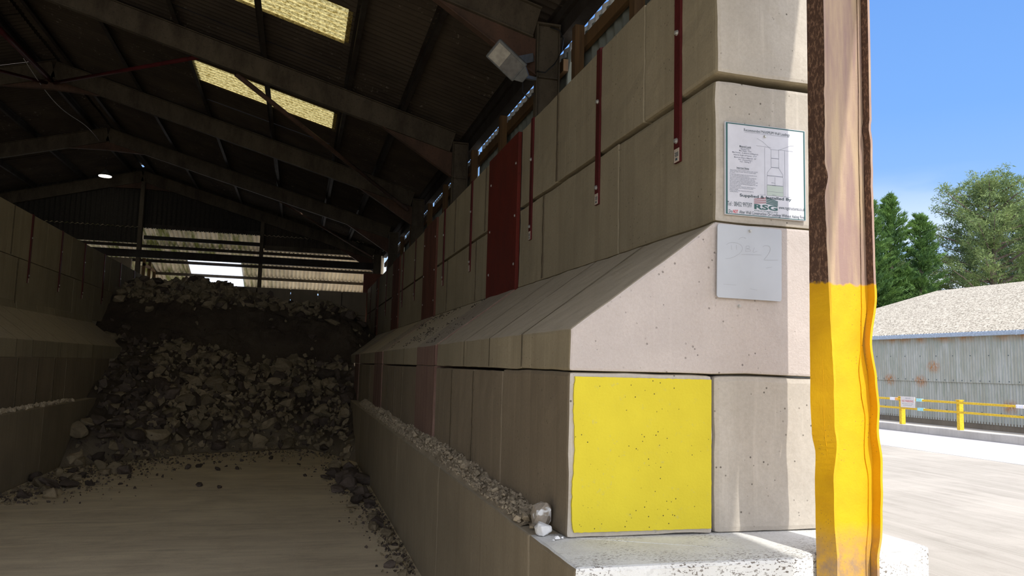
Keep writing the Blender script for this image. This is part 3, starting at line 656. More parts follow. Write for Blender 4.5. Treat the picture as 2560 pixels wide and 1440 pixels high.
zs = [0, .5, .9] + [1.0+.025*i for i in range(90)] + [3.4, 3.8, 4.4, 5.0, 5.5]
def plate(name, fn):
    """fn(z) -> four corners (x,y) of the plate section"""
    mb = MB(); vv = []; fs = []
    for z in zs:
        vv += [(p[0], p[1], z) for p in fn(z)]
    for i in range(len(zs)-1):
        for k in range(4): fs.append((i*4+k, i*4+(k+1) % 4, (i+1)*4+(k+1) % 4, (i+1)*4+k))
    fs += [(3, 2, 1, 0), tuple(range(len(vv)-4, len(vv)))]; mb.add(vv, fs)
    return mb.build(name, M['column'], colm)
jg = lambda z, s: .0025*noise.noise(Vector((z*14, s, 0)))
def fn(z):
    a, b = it(LF_, z)+jg(z, 1), it(LR, z)+.012+jg(z, 2)*.5; y0 = 3.048+jg(z, 3)*2
    return [(a, y0), (a+.012, y0), (b+.012, 3.152), (b, 3.152)]
plate('flange', fn)
def fn(z):
    a = (it(LF_, z)+it(LR, z))/2+.008; b = it(RO, z)-.01
    return [(a, 3.094), (b, 3.094), (b, 3.106), (a, 3.106)]
plate('web', fn)
def fn(z):
    a, b = it(RO, z)+jg(z, 5), it(RO, z)*.35+2.60*.65
    return [(a-.012, 3.044), (a, 3.044), (b+.004, 3.156), (b-.008, 3.156)]
plate('flange', fn)
# torn paint lip along the web edge
mb = MB(); vv = []; fs = []
for z in zs:
    w = it(WR, z); vv += [(w+.004+jg(z, 7), 3.094, z), (w+.003+jg(z, 8), 3.089, z), (w+.006, 3.090, z)]
for i in range(len(zs)-1):
    for k in range(3): fs.append((i*3+k, i*3+(k+1) % 3, (i+1)*3+(k+1) % 3, (i+1)*3+k))
mb.add(vv, fs); mb.build('weld_seam', M['column'], colm)

# ------------------------------------------------------------------ frames
RZ = lambda x: 7.90 - .277*abs(x+5.2)        # top of rafters
FY = [-1.7, 3.1, 7.87, 12.7, 17.5, 22.3, 27.1]
cosr = 1/math.hypot(1, .277)
fname = {-1.7: 'behind the camera', 3.1: 'above the yellow column', 7.87: 'nearest in view, with the floodlight', 12.7: 'second in view', 17.5: 'third in view', 22.3: 'fourth in view', 27.1: 'farthest, at the gable'}
for y in FY:
    if y != 3.1:
        t = empty('steel_column', (2.467, y, 0), 'grey brown steel column under the right eave, %s' % fname[y], 'column', 'right eave columns')
        MB().ibeam((2.4675, y, 1.05 if y > 0 else 0), (2.4675, y, 5.62), .10, .265, .012, (1, 0, 0)).build('column_shaft', M['steel'], t)
        MB().box(2.36, 2.58, y-.045, y+.045, 5.0, 5.012).box(2.33, 2.60, y-.06, y+.06, 5.6, 5.62).build('stiffener_plate', M['steel'], t)
        MB().box(2.32, 2.62, y-.12, y+.12, 1.035 if y > 0 else 0, 1.055 if y > 0 else .02).build('base_plate', M['steel_dark'], t)
    for sgn, nm in ((1, 'right'), (-1, 'left')):
        X = lambda x: x if sgn == 1 else -10.4-x
        if y < 0 and sgn == -1: pass
        t = empty('roof_rafter', (X(-1.4), y, 6.6), 'sloping steel rafter of the %s roof slope, frame %s' % (nm, fname[y]), 'rafter', '%s slope rafters' % nm)
        h = .37
        MB().ibeam((X(2.335), y, RZ(2.335)-h/2/cosr), (X(-5.2), y, RZ(-5.2)-h/2/cosr), .10, h, .014, (0, 0, 1)).build('rafter_beam', M['steel'], t)
        zb = lambda x: RZ(x)-h/cosr
        mb = MB().prism([(X(1.15), zb(1.15)+.01), (X(2.33), zb(2.33)+.01), (X(2.33), 5.03)], y-.006, y+.006)
        mb.beam((X(1.15), y, zb(1.15)), (X(2.33), y, 5.02), .10, .012)
        mb.build('haunch', M['haunch'], t)
        mb = MB().prism([(X(-5.2), zb(-5.2)+.02), (X(-4.3), zb(-4.3)), (X(-5.2), zb(-5.2)-.22)], y-.006, y+.006); mb.beam((X(-5.2), y, zb(-5.2)-.22), (X(-4.3), y, zb(-4.3)), .10, .012); mb.build('ridge_haunch', M['haunch'], t)
    if y not in (3.1,):
        t = empty('steel_column', (-12.86, y, 0), 'steel column under the left eave, %s' % fname[y], 'column', 'left eave columns')
        MB().ibeam((-12.86, y, 0), (-12.86, y, 5.62), .10, .265, .012, (1, 0, 0)).build('column_shaft', M['steel'], t)
# purlins: one per bay
PX = [-4.87, -3.53, -2.14, -.80, .54, 1.45, 2.62]
for k, x in enumerate(PX):
    for sgn, nm in ((1, 'right'), (-1, 'left')):
        X = x if sgn == 1 else -10.4-x
        for i in range(len(FY)-1):
            a, b = FY[i], FY[i+1]
            wh = {-1.7: 'over the camera', 3.1: 'bay of the yellow column', 7.87: 'nearest bay in view', 12.7: 'second bay in view', 17.5: 'third bay in view', 22.3: 'last bay'}[a]
            z = RZ(x)+.055
            mb = MB().box(X-.006, X+.006, a+.005, b-.005, z-.06, z+.06).box(min(X, X+sgn*.06), max(X, X+sgn*.06), a+.005, b-.005, z-.066, z-.054).box(min(X, X-sgn*.05), max(X, X-sgn*.05), a+.005, b-.005, z+.05, z+.06)
            o = mb.build('roof_purlin', M['steel_dark'], origin=(X, (a+b)/2, z))
            tag(o, 'steel purlin on %s slope, %s row below ridge, %s' % (nm, ORD[k].replace('nearest', 'first'), wh), 'purlin', '%s slope purlins' % nm)
# cleats at purlins on the visible frames
# eaves beam / gutter on the right
o = MB().box(2.66, 2.80, -1.9, 27.3, 5.55, 5.74).box(2.80, 2.84, -1.9, 27.3, 5.60, 5.70).build('eaves_beam', M['steel_dark']); tag(o, 'long dark eaves beam above the right wall cladding', 'beam')
o = MB().box(-13.25, -13.1, -8, 27.3, 5.55, 5.78).build('eaves_beam', M['steel_dark']); tag(o, 'long dark eaves beam above the left side cladding', 'beam')

# ------------------------------------------------------------------ roof sheets
RT = lambda x: 8.02 - .277*abs(x+5.2)
Vs = Vector((-1, 0, .277)).normalized(); SL = math.hypot(1, .277)
Yb = [10.05+1.09*k for k in range(-11, 17)]
rowsX = [(2.845, .40), (.46, -2.13), (-2.07, -5.16)]
def sheet_rows(x0, x1, n): return [abs(x0-x1)*SL*i/n for i in range(n+1)]
def slit(c):
    return 23.12 < c.y < 23.24 and any(a < c.x < b for a, b in ((-1.90, -1.52), (-1.48, -1.02), (-.74, -.47), (-.12, .40)))
mbR = MB(); mbL = MB(); sky_i = []
for r, (xa, xb) in enumerate(rowsX):
    for k in range(len(Yb)-1):
        y0, y1 = Yb[k], min(Yb[k+1], 27.25)
        if y0 >= 27.2: continue
        dz = .012*((k+r) % 2)+.008*r
        is_sky = r == 1 and k in (11, 15)
        if is_sky: sky_i.append((y0, y1, xa, xb, dz)); continue
        near_slit = (k == 22 or k == 23) and r == 1
        hole = slit if near_slit else None
        mbR.corr((xa, y0-.02, RT(xa)+dz), (0, 1, 0), Vs, y1-y0+.03, sheet_rows(xa, xb, 60 if near_slit else 2), .146, .024, 8 if not near_slit else 12, hole)
        Vl = Vector((1, 0, .277)).normalized()
        mbL.corr((-10.4-xa, y0-.02, RT(xa)+dz), (0, 1, 0), Vl, y1-y0+.03, sheet_rows(xa, xb, 2), .146, .024, 6)
tag(mbR.build('ceiling', M['roof'], smooth=True, fixn=False), kind='structure')
tag(mbL.build('ceiling', M['roof'], smooth=True, fixn=False), kind='structure')
for i, (y0, y1, xa, xb, dz) in enumerate(sky_i):
    o = MB().corr((xa, y0-.02, RT(xa)+dz), (0, 1, 0), Vs, y1-y0+.03, sheet_rows(xa, xb, 4), .146, .024, 10).build('window_%d' % (i+1), M['sky_y'], smooth=True, fixn=False)
    tag(o, kind='structure')
mb = MB(); pr = [(-5.2+.33*math.cos(a), 7.93+.20*math.sin(a)) for a in [math.pi*i/10 for i in range(11)]]
vv = [(p[0], y, p[1]) for y in (-1.95, 27.3) for p in pr]; mb.add(vv, [(i, i+1, 12+i, 11+i) for i in range(10)])
tag(mb.build('ridge_cap', M['roof'], fixn=False), 'long rounded ridge cap along the roof top', 'ridge cap')

# bracing tubes
def tube_thing(name, pts, r, m, label, cat, n=8):
    o = MB().tube(pts, r, n).build(name, m, smooth=True, origin=tuple(sum((Vector(p) for p in pts), Vector())/len(pts))); return tag(o, label, cat)
tube_thing('bracing_tube', [(-5.15, 17.45, 7.42), (-1.75, 12.8, 6.62)], .035, M['red_bar'], 'dark red bracing tube running from the ridge to the second frame', 'bracing')
tube_thing('bracing_tube', [(-1.2, 12.8, 6.4), (2.2, 17.4, 5.35)], .042, M['haunch'], 'brown bracing tube crossing below the farther yellow rooflight', 'bracing')
tube_thing('bracing_tube', [(-5.2, 12.75, 7.25), (-5.2, 17.4, 7.45)], .05, M['red_bar'], 'dark red tie tube running under the ridge', 'bracing')
tube_thing('bracing_tube', [(-5.3, 17.5, 7.42), (-8.6, 12.8, 6.7)], .035, M['red_bar'], 'dark red bracing tube on the left roof slope', 'bracing')
tube_thing('bracing_tube', [(-1.0, 22.4, 6.45), (2.3, 27.0, 5.5)], .035, M['haunch'], 'thin brown bracing tube near the back gable', 'bracing')
cp = []
for i in range(25):
    s = i/24; y = 16.4+6*s; cp.append((-5.4, y, 7.50-.10*math.sin(math.pi*s*2)-.12*math.sin(math.pi*s)+.02*math.sin(9*s)))
tube_thing('slack_cable', cp, .007, M['wire'], 'thin pale slack cable hanging below the ridge', 'cable')

# ------------------------------------------------------------------ side cladding on the right
posts = [5.75, 7.35, 9.2, 10.55, 12.35, 14.3, 15.9, 19.0, 20.7]
for i in range(3, len(FY)):
    pass
bays = [(4.95, 7.74), (8.0, 12.58), (12.82, 17.38), (17.62, 22.18), (22.42, 26.98)]
for i, (a, b) in enumerate(bays):
    tag(MB().corr((2.80, a, 3.3), (0, 1, 0), (0, 0, 1), b-a, [0, 2.14], .20, .028, 8).build('wall_right', M['clad'], fixn=False), kind='structure')
    o = MB().box(2.70, 2.76, a, b, 5.18, 5.32).build('timber_rail', M['timber'], bevel=.003); tag(o, 'brown timber rail above the right wall, %s bay' % ORD[i], 'timber rail', 'side rails')
    # profiled translucent edge strip standing above the sheets
    o = MB().corr((2.82, a, 5.44), (0, 1, 0), (0, 0, 1), b-a, [0, .118], .20, .013, 8).build('edge_strip', M['clad_pale'], fixn=False); tag(o, 'pale wavy edge strip on the cladding top, %s bay' % ORD[i], 'edge strip', 'cladding edge strips')
for i, y in enumerate((5.9, 7.38, 10.5, 12.38, 15.0, 16.9, 19.8, 21.7, 24.5)):
    o = MB().box(2.60, 2.70, y-.055, y+.055, Z4+.002, 5.42).build('timber_post', M['timber'], bevel=.004, origin=(2.65, y, Z4)); tag(o, 'brown timber post behind the right block wall, %s from the open end' % ORD[i], 'timber post', 'timber posts')
tag(MB().corr((-13.0, -8, 0), (0, 1, 0), (0, 0, 1), 35.2, [0, 5.7], .146, .024, 6).build('wall_left', M['clad'], fixn=False), kind='structure')

# ------------------------------------------------------------------ back gable
def gable(x0, x1, zb, name='wall_gable', m='gable_dark'):
    mb = MB(); n = max(4, int((x1-x0)/.146*8)); vv = []
    for i in range(n+1):
        x = x0+(x1-x0)*i/n; y = 27.2+.024*math.cos(2*math.pi*x/.146); vv += [(x, y, zb), (x, y, RT(x)+.02)]
    mb.add(vv, [(2*i, 2*i+2, 2*i+3, 2*i+1) for i in range(n)]); return tag(mb.build(name, M[m], fixn=False), kind='structure')
gable(-13, -5.2, 5.52); gable(-5.2, -1.39, 6.02); gable(-1.39, 2.9, 5.60, m='roof')
tag(MB().box(-13, -5.35, 27.1, 27.25, 0, 5.0).build('wall_gable', M['conc_lo']), kind='structure')
for x, w in ((-5.14, 'left'), (-1.39, 'right')):
    t = empty('gable_post', (x, 27.1, 0), 'upright steel post in the back gable, the %s one' % w, 'post', 'gable posts')
    MB().ibeam((x, 27.05, 0), (x, 27.05, RZ(x)-.38), .12, .20, .012, (0, 1, 0)).build('post_shaft', M['steel'], t)
tag(MB().ibeam((-13, 26.95, 5.13), (2.33, 26.95, 5.17), .10, .24, .014).build('tie_beam', M['steel_dark']), 'thick black tie beam crossing the back gable opening', 'beam')
for nm, x0, x1, z in (('upper', -5.05, -1.45, 6.10), ('middle', -5.05, -1.45, 5.72)):
    tag(MB().beam((x0, 27.2, z), (x1, 27.2, z), .08, .12).build('gable_rail', M['steel_dark']), '%s dark steel rail between the gable posts' % nm, 'rail')
tag(MB().beam((-1.3, 27.15, 5.62), (2.3, 27.15, 5.62), .06, .16).build('gable_rail', M['steel']), 'grey steel rail under the right gable cladding', 'rail')
# lean-to beyond the gable
LK = .29; LV = Vector((0, 1, -LK)).normalized(); LZ = 6.03
mbn = MB(); 
SKY2 = (-4.0, -2.2)
segs = [(-9.5, SKY2[0], 'lean'), (SKY2[0], SKY2[1], 'sky_w'), (SKY2[1], 2.62, 'lean')]
d2 = math.hypot(1, LK)
def lean(x0, x1, ya, yb2, m, nm):
    o = MB().corr((x0, ya, LZ-(ya-27.2)*LK), (1, 0, 0), LV, x1-x0, [0, (yb2-ya)*d2/2, (yb2-ya)*d2], .146, .026, 10).build(nm, M[m], smooth=True, fixn=False); return tag(o, kind='structure')
lean(-9.5, SKY2[0], 27.16, 32.2, 'lean', 'ceiling'); lean(SKY2[1], 2.62, 27.16, 32.2, 'lean', 'ceiling'); lean(SKY2[0], SKY2[1], 27.16, 29.3, 'lean', 'ceiling')
lean(SKY2[0]-.03, SKY2[1]+.03, 29.28, 32.2, 'sky_w', 'window_3')
for i, y in enumerate((28.4, 29.6, 30.7, 31.8)):
    z = LZ-(y-27.2)*LK-.09
    tag(MB().beam((-9.5, y, z), (2.55, y, z), .07, .10).build('lean_to_purlin', M['steel' if i > 1 else 'steel_dark'], origin=(-3, y, z)), 'steel purlin under the rear lean-to roof, %s from the gable' % ORD[i], 'purlin', 'rear lean-to purlins')
tag(MB().box(-9.5, 2.6, 32.05, 32.2, 4.30, 4.50).build('eaves_beam', M['steel']), 'brown eaves beam at the bottom of the rear lean-to roof', 'beam')
tag(MB().prism([(27.3, LZ), (32.2, LZ-4.9*LK), (32.2, 4.25), (27.3, 4.25)], 2.66, 2.72, 'x').build('wall_lean_to', M['lean']), kind='structure')
t = empty('side_panel', (-5.0, 30, 4.2), 'pale framed timber panel at the left of the rear lean-to', 'panel')
MB().box(-5.35, -5.30, 28.6, 31.6, 4.1, 4.95).build('panel_board', M['lean'], t); mb = MB()
for y in (28.6, 29.6, 30.6, 31.5): mb.box(-5.29, -5.2, y, y+.08, 4.0, 5.2)
mb.box(-5.29, -5.2, 28.6, 31.6, 4.95, 5.03); mb.build('panel_frame', M['timber'], t)

# hanging lamp that is lit
t = empty('ceiling_lamp', (-6.03, 25.9, 7.33), 'small lit round lamp hanging under the roof near the back', 'lamp')
MB().tube([(-6.03, 25.9, 7.55), (-6.03, 25.9, 7.36)], [.05, .19], 20).build('lamp_housing', M['lamp'], t)
MB().tube([(-6.03, 25.9, 7.36), (-6.03, 25.9, 7.34)], .18, 20).build('lamp_lens', M['glow'], t)
MB().tube([(-6.03, 25.9, 7.9), (-6.03, 25.9, 7.5)], .006, 6).build('lamp_cord', M['black'], t)

# floodlight on the nearest column
fd = empty('floodlight', (2.3, 7.75, 5.05), 'grey unlit floodlight on a bracket at the nearest roof column', 'lamp')
fc = Vector((1.90, 7.42, 4.95)); ax = Vector((.78, 0, -.62)).normalized()   # long axis
nf = Vector((-.45, -.70, -.55)); nf = (nf-ax*nf.dot(ax)).normalized(); sd = ax.cross(nf).normalized()
def fbox(mb, a0, a1, s0, s1, n0, n1, taper=1):
    vv = []
    for a in (a0, a1):
        for s_ in (s0, s1):
            for n_ in (n0, n1):
                q = taper if a == a1 else 1
                vv.append(fc+ax*a+sd*s_*q+nf*n_)
    mb.add(vv, [(0, 1, 3, 2), (4, 6, 7, 5), (0, 4, 5, 1), (2, 3, 7, 6), (0, 2, 6, 4), (1, 5, 7, 3)]); return mb
fbox(MB(), -.21, .17, -.12, .12, -.05, .0).build('housing', M['lamp'], fd, bevel=.02, seg=3)
fbox(MB(), .16, .25, -.10, .10, -.045, -.005, .5).build('driver_box', M['lamp'], fd, bevel=.008)
fbox(MB(), -.185, -.03, -.095, .095, 0, .004).build('lens', M['lens'], fd); fbox(MB(), -.03, .145, -.095, .095, 0, .004).build('lens_cover', M['lens2'], fd)
MB().beam(fc+ax*.22-nf*.03, (2.325, 7.85, 4.98), .05, .035).beam((2.30, 7.84, 5.22), fc+ax*.02-nf*.06, .012, .09).build('bracket', M['lamp'], fd)
cable = [(2.33, 7.80, 5.05), (2.42, 7.78, 5.04), (2.52, 7.76, 5.14), (2.60, 7.76, 5.30), (2.62, 7.78, 5.45), (2.58, 7.80, 5.55), (2.48, 7.82, 5.58)]
MB().tube(cable, .008, 6).build('supply_cable', M['black'], fd, smooth=True)
MB().tube([fc+ax*.2-nf*.04+Vector((0, 0, -.02)), (2.12, 7.6, 4.72), (2.22, 7.7, 4.70), (2.31, 7.8, 4.80)], .006, 6).build('supply_cable', M['black'], fd, smooth=True)

# ------------------------------------------------------------------ stones
def rock_mesh(name, seed, m, sq=(1, .8, .65), n=16):
    rd = random.Random(seed); bm = bmesh.new()
    for i in range(n):
        v = Vector((rd.gauss(0, 1), rd.gauss(0, 1), rd.gauss(0, 1))).normalized()*rd.uniform(.75, 1.1)*.5
        bm.verts.new((v.x*sq[0], v.y*sq[1], v.z*sq[2]))
    r = bmesh.ops.convex_hull(bm, input=bm.verts); bmesh.ops.delete(bm, geom=[g for g in r['geom_interior'] if isinstance(g, bmesh.types.BMVert)], context='VERTS')
    bmesh.ops.bevel(bm, geom=bm.edges[:], offset=.035, segments=1, profile=.5, affect='EDGES', clamp_overlap=True)
    bmesh.ops.triangulate(bm, faces=bm.faces); bmesh.ops.subdivide_edges(bm, edges=bm.edges[:], cuts=1)
    for v in bm.verts: v.co += v.co.normalized()*noise.noise(v.co*5+Vector((seed, 0, 0)))*.05
    bmesh.ops.recalc_face_normals(bm, faces=bm.faces)
    me = bpy.data.meshes.new(name); bm.to_mesh(me); bm.free(); me.materials.append(m); return me
ROCKS = {k: [rock_mesh('rock', s+i*7, M[k], (1, random.uniform(.65, .95), random.uniform(.5, .8))) for i in range(9)] for s, k in enumerate(('rock', 'rock_dk', 'rock_ledge', 'rock_white'))}
def place(me, name, loc, size, rd, label, grp=None, parent=None):
    o = bpy.data.objects.new(name, me); COL.objects.link(o); o.location = loc; o.scale = (size*rd.uniform(.85, 1.15), size*rd.uniform(.85, 1.15), size*rd.uniform(.85, 1.1))
    o.rotation_euler = (rd.uniform(-.5, .5), rd.uniform(-.5, .5), rd.uniform(0, 6.28)); return tag(o, label, 'rock', grp)
def stuff(name, items, mats, label, cat):
    """many crumbs in one mesh: items = (mesh, loc, size, rot, matindex)"""
    V = []; F = []; MI = []
    for me, loc, s, rt, mi in items:
        R = rt.to_matrix(); o = len(V)
        for v in me.vertices: V.append(tuple(R @ (v.co*s) + Vector(loc)))
        for p in me.polygons: F.append(tuple(i+o for i in p.vertices)); MI.append(mi)
    me = bpy.data.meshes.new(name); me.from_pydata(V, [], F)
    for m in mats: me.materials.append(m)
    for p, i in zip(me.polygons, MI): p.material_index = i
    return tag(link(name, me), label, cat, kind='stuff')
from mathutils import Euler
def crumb_mesh(seed):
    rd = random.Random(seed); bm = bmesh.new()
    for i in range(9):
        v = Vector((rd.gauss(0, 1), rd.gauss(0, 1), rd.gauss(0, 1))).normalized()*.5; bm.verts.new((v.x, v.y*.8, v.z*.7))
    r = bmesh.ops.convex_hull(bm, input=bm.verts); bmesh.ops.delete(bm, geom=[g for g in r['geom_interior'] if isinstance(g, bmesh.types.BMVert)], context='VERTS')
    me = bpy.data.meshes.new('crumb'); bm.to_mesh(me); bm.free(); return me
CR = [crumb_mesh(i) for i in range(12)]
rd = random.Random(3)
re_ = lambda: Euler((rd.uniform(0, 6.28), rd.uniform(0, 6.28), rd.uniform(0, 6.28)))

# heap surface
def toe(x):
    pts = [(-5, 14.0), (-3.9, 14.2), (-3.3, 14.9), (-1.8, 16.6), (.3, 17.4), (.8, 16.2), (1.3, 14.6), (3, 14.5)]
    for (a, p), (b, q) in zip(pts[:-1], pts[1:]):
        if x <= b: return p+(q-p)*max(0, (x-a)/(b-a))
    return pts[-1][1]
def amp(x):
    pts = [(-5, .92), (-4.2, 1.0), (-3.2, 1.02), (-2, 1.0), (-.6, .93), (.5, .90), (1.2, .86), (1.7, .80), (2.2, .66), (3, .6)]
    for (a, p), (b, q) in zip(pts[:-1], pts[1:]):
        if x <= b: return p+(q-p)*max(0, (x-a)/(b-a))
    return pts[-1][1]
def hz_(x, y):
    c = max(0, 1-abs(x+.9)/3.6)
    s0 = toe(x); sc0 = 20.3-.5*(1-c); sc1 = 21.15-.2*(1-c)
    zz = [(s0-.4, -.05), (s0, .02), (s0+.5, .42), (sc0, 1.95+.3*(1-c)), (sc1, 3.15), (22.0, 3.78), (23.2, 3.72), (26.1, 3.45)]
    z = zz[-1][1]
    for (a, p), (b, q) in zip(zz[:-1], zz[1:]):
        if y <= b: z = p+(q-p)*max(0, (y-a)/(b-a)); break
    return z*amp(x) if z > 0 else z
mb = MB(); nx, ny = 130, 200; vv = []
def hpt(x, y):
    z = hz_(x, y); P = Vector((x, y, z))
    k = min(1, max(0, z/.5))
    d = noise.fractal(P*1.3, 1, 2, 5)*.16 + noise.fractal(P*4.5, 1, 2, 3)*.055
    return Vector((x, y-abs(d)*.8*k, z+d*k))
def pu(i, n, lo, hi): return lo+(hi-lo)*i/n
for j in range(ny+1):
    for i in range(nx+1):
        y = pu(j, ny, 13.5, 25.95); x = pu(i, nx, -4.7, 2.2)
        vv.append(hpt(x, y))
def inside(c):
    if c.z < 1.0 and (c.x < -3.68 or c.x > 1.16): return False
    if c.z < 2.1 and (c.x < -3.85 or c.x > 1.31): return False
    return True
fs = []
for j in range(ny):
    for i in range(nx):
        q = (j*(nx+1)+i, j*(nx+1)+i+1, (j+1)*(nx+1)+i+1, (j+1)*(nx+1)+i)
        if inside(vv[q[0]]) or inside(vv[q[2]]): fs.append(q)
mb.add(vv, fs)
tag(mb.build('rubble_heap', M['heap'], fixn=False), 'huge dark heap of crumbly clay and rubble filling the back of the bay', 'rubble heap', kind='stuff')

cand = []
def rock_on_heap(x, y, s):
    p = hpt(x, y); return (p.x, p.y-.1*s, p.z+.10*s)
n_ind = 0
def scarp(y, z): return 2.0 < z < 3.15 and y > 20
zones = []
for k in range(12000):
    x = rd.uniform(-4.4, 2.0); y = 13.9+ (23.4-13.9)*rd.random()
    z = hz_(x, y)
    if z <= .02: continue
    if z < 1.1 and (x < -3.6 or x > 1.08): continue
    if z < 2.15 and (x < -3.8 or x > 1.24): continue
    steep = y > 20.1 and 1.95 < z < 3.2
    if steep and rd.random() < .93: continue
    crest = z >= 3.1*amp(x) and y > 21
    mid = abs(x+.9+.35*(z-1)) < 1.9 and z < 2.2
    if not crest and not mid and z > 1.1 and rd.random() < .5: continue
    s = min(.62, .07+rd.expovariate(1/.085)) if not crest else min(.4, .09+rd.expovariate(1/.09))
    darkrock = rd.random() < (.25 if (mid or crest) else .75)
    cand.append((s, x, y, crest, mid, darkrock))
    if len(cand) > 3900: break
cand.sort(reverse=True)
for c in cand[:250]:
    s, x, y, crest, mid, dk = c; k = 'rock_dk' if dk else 'rock'
    zone = 'along the crest of the heap' if crest else ('on the lower middle face of the heap' if mid else ('on the left flank of the heap' if x < -1 else 'on the right flank of the heap'))
    place(rd.choice(ROCKS[k]), 'rock', rock_on_heap(x, y, s), s, rd, ('large dark angular rock ' if dk else 'large pale dusty rock ')+zone, ('dark' if dk else 'pale')+' rocks '+zone)
stuff('rock_scatter', [(rd.choice(CR), rock_on_heap(x, y, s), s, re_(), int(dk)) for s, x, y, cr_, m_, dk in cand[250:]], [M['rock'], M['rock_dk']], 'countless smaller stones strewn over the rubble heap', 'rubble')

# rubble on the right ledge
items = []
mbp = MB(); vv = []; fs = []; n1 = 260
def ledge_h(y):
    b = .15*min(1, max(0, (y-3.9)/.9)); return b*(.55+.45*noise.noise(Vector((y*1.1, 3, 0))))+.02+.02*(y > 6)
for j in range(n1+1):
    y = 3.95+11.6*j/n1
    for i in range(9):
        x = 1.15+.145*i/8; h = ledge_h(y)*(i/8)**.7
        P = Vector((x, y, 0)); d = noise.fractal(P*16, 1, 2, 3)*.03*(i/8)
        vv.append((x, y, 1.03+h+d))
for j in range(n1):
    for i in range(8): fs.append((j*9+i, j*9+i+1, (j+1)*9+i+1, (j+1)*9+i))
mbp.add(vv, fs); tag(mbp.build('spilled_earth', M['rock_ledge'], fixn=False), 'bank of dusty earth lying along the right plinth ledge', 'earth', kind='stuff')
grpL = 'stones on the right plinth ledge'
for k in range(46):
    y = 4.2+10.5*(k/46)**1.1+rd.uniform(-.06, .06); s = rd.choice((.05, .06, .07, .09, .11)); x = rd.uniform(1.185, 1.25)
    place(rd.choice(ROCKS['rock_ledge']), 'stone', (x, y, 1.03+ledge_h(y)*.75+s*.12), s, rd, 'dusty brown stone in the bank along the right plinth ledge', grpL)
stuff('stone_crumbs', [(rd.choice(CR), (x, y, 1.035+ledge_h(y)*((x-1.15)/.145)**.7+.004), rd.uniform(.012, .035), re_(), 0) for x, y in [(rd.uniform(1.16, 1.285), 3.95+11.3*rd.random()**1.15) for _ in range(2300)]], [M['rock_ledge']], 'small crumbs over the earth bank on the right ledge', 'crumbs')
wr = [rock_mesh('rock', 300+i, M['rock_white'], (1, .92, .9), 26) for i in range(4)]
def one(me, loc, sc, rt, label, name='stone', cat='rock'):
    o = bpy.data.objects.new(name, me); COL.objects.link(o); o.location = loc; o.scale = sc; o.rotation_euler = rt; tag(o, label, cat); return o
one(wr[1], (1.232, 3.84, 1.115), (.125, .13, .185), (.25, .1, 1.2), 'big half white broken stone leaning on the block at the ledge end')
M['white_stone'] = plain('white chalky stone', (.78, .79, .8), .95, 0, .15, 9)
one(rock_mesh('rock', 320, M['white_stone'], (1, .9, .9), 22), (1.196, 3.705, 1.068), (.105, .10, .085), (.2, -.3, .5), 'rounded white stone in front of the big broken stone')
one(ROCKS['rock_ledge'][2], (1.185, 3.96, 1.075), (.085, .08, .085), (0, .3, .9), 'brown angular stone just left of the big broken stone')
one(ROCKS['rock_ledge'][4], (1.165, 3.80, 1.060), (.07, .06, .05), (0, .1, 2.0), 'flat brown stone behind the rounded white stone')
one(ROCKS['rock_ledge'][6], (1.16, 4.02, 1.06), (.06, .06, .06), (0, .1, 2.6), 'small brown stone left end of the stones at the ledge end')
M['chip'] = plain('white chalk chips', (.8, .8, .8), .9)
cm = rock_mesh('chip', 91, M['chip'])
one(cm, (1.235, 3.60, 1.047), (.045, .03, .03), (0, 0, .4), 'small white chip on the pale plinth by the block corner', 'stone_chip')
one(cm, (1.265, 3.615, 1.043), (.022, .022, .018), (0, 0, 1.4), 'tiny white chip nearest to the block corner', 'stone_chip')
one(cm, (1.205, 3.575, 1.042), (.018, .016, .014), (0, 0, 2.4), 'tiny white chip in front on the pale plinth', 'stone_chip')
sl = []
for k in range(900):
    y = 7.6+6*rd.random(); q = rd.random()
    if noise.noise(Vector((y*1.4, q*2, 0))) < .12: continue
    sl.append((rd.choice(CR), (1.33+q*.74, y, 2.079+q*.551), rd.uniform(.010, .03), re_(), 0))
stuff('slope_crumbs', sl, [M['rock_dk']], 'dark crumbs lying in patches on the right wall slope', 'crumbs')
# left ledge crumbs
stuff('stone_crumbs', [(rd.choice(CR), (x, y, 1.052+.02), rd.uniform(.03, .11), re_(), 0) for x, y in [(rd.uniform(-3.86, -3.74), rd.uniform(11, 15.2)) for _ in range(260)]], [M['rock_ledge']], 'crumbs lying on the left plinth ledge', 'crumbs')

# floor debris
def floor_rock(x, y, s, dk, label, grp): place(rd.choice(ROCKS['rock_dk' if dk else 'rock']), 'floor_stone', (x, y, s*.22), s, rd, label, grp)
for k in range(44):
    t_ = k/44; y = 7.1+7.2*t_+rd.uniform(-.15, .15); spread = .12+.10*t_+(.45 if y > 9.8 else .1)*rd.random(); x = 1.08-rd.random()*spread
    s = rd.choice((.05, .07, .1, .13, .17, .2))*(.8+.9*t_)
    floor_rock(min(x, 1.10-s*.5), y, s, rd.random() < .6, 'stone on the floor along the foot of the right plinth', 'floor stones by the right plinth')
for x, y, s in ((.62, 11.55, .24), (.83, 11.9, .34), (1.0, 12.2, .42), (.9, 12.6, .36), (.50, 12.8, .2), (.95, 11.2, .26), (.98, 10.4, .22), (.9, 10.9, .18)):
    floor_rock(x, y, s, True, 'dark stone of the cluster against the right plinth', 'dark stone cluster by the right plinth')
for k in range(30):
    y = 11.2+3.6*rd.random(); x = -3.6+rd.random()**1.6*(.5+.22*(y-11)); s = rd.choice((.12, .16, .2, .28, .34))
    floor_rock(x, y, s, rd.random() < .35, 'stone on the floor at the foot of the left plinth', 'floor stones by the left plinth')
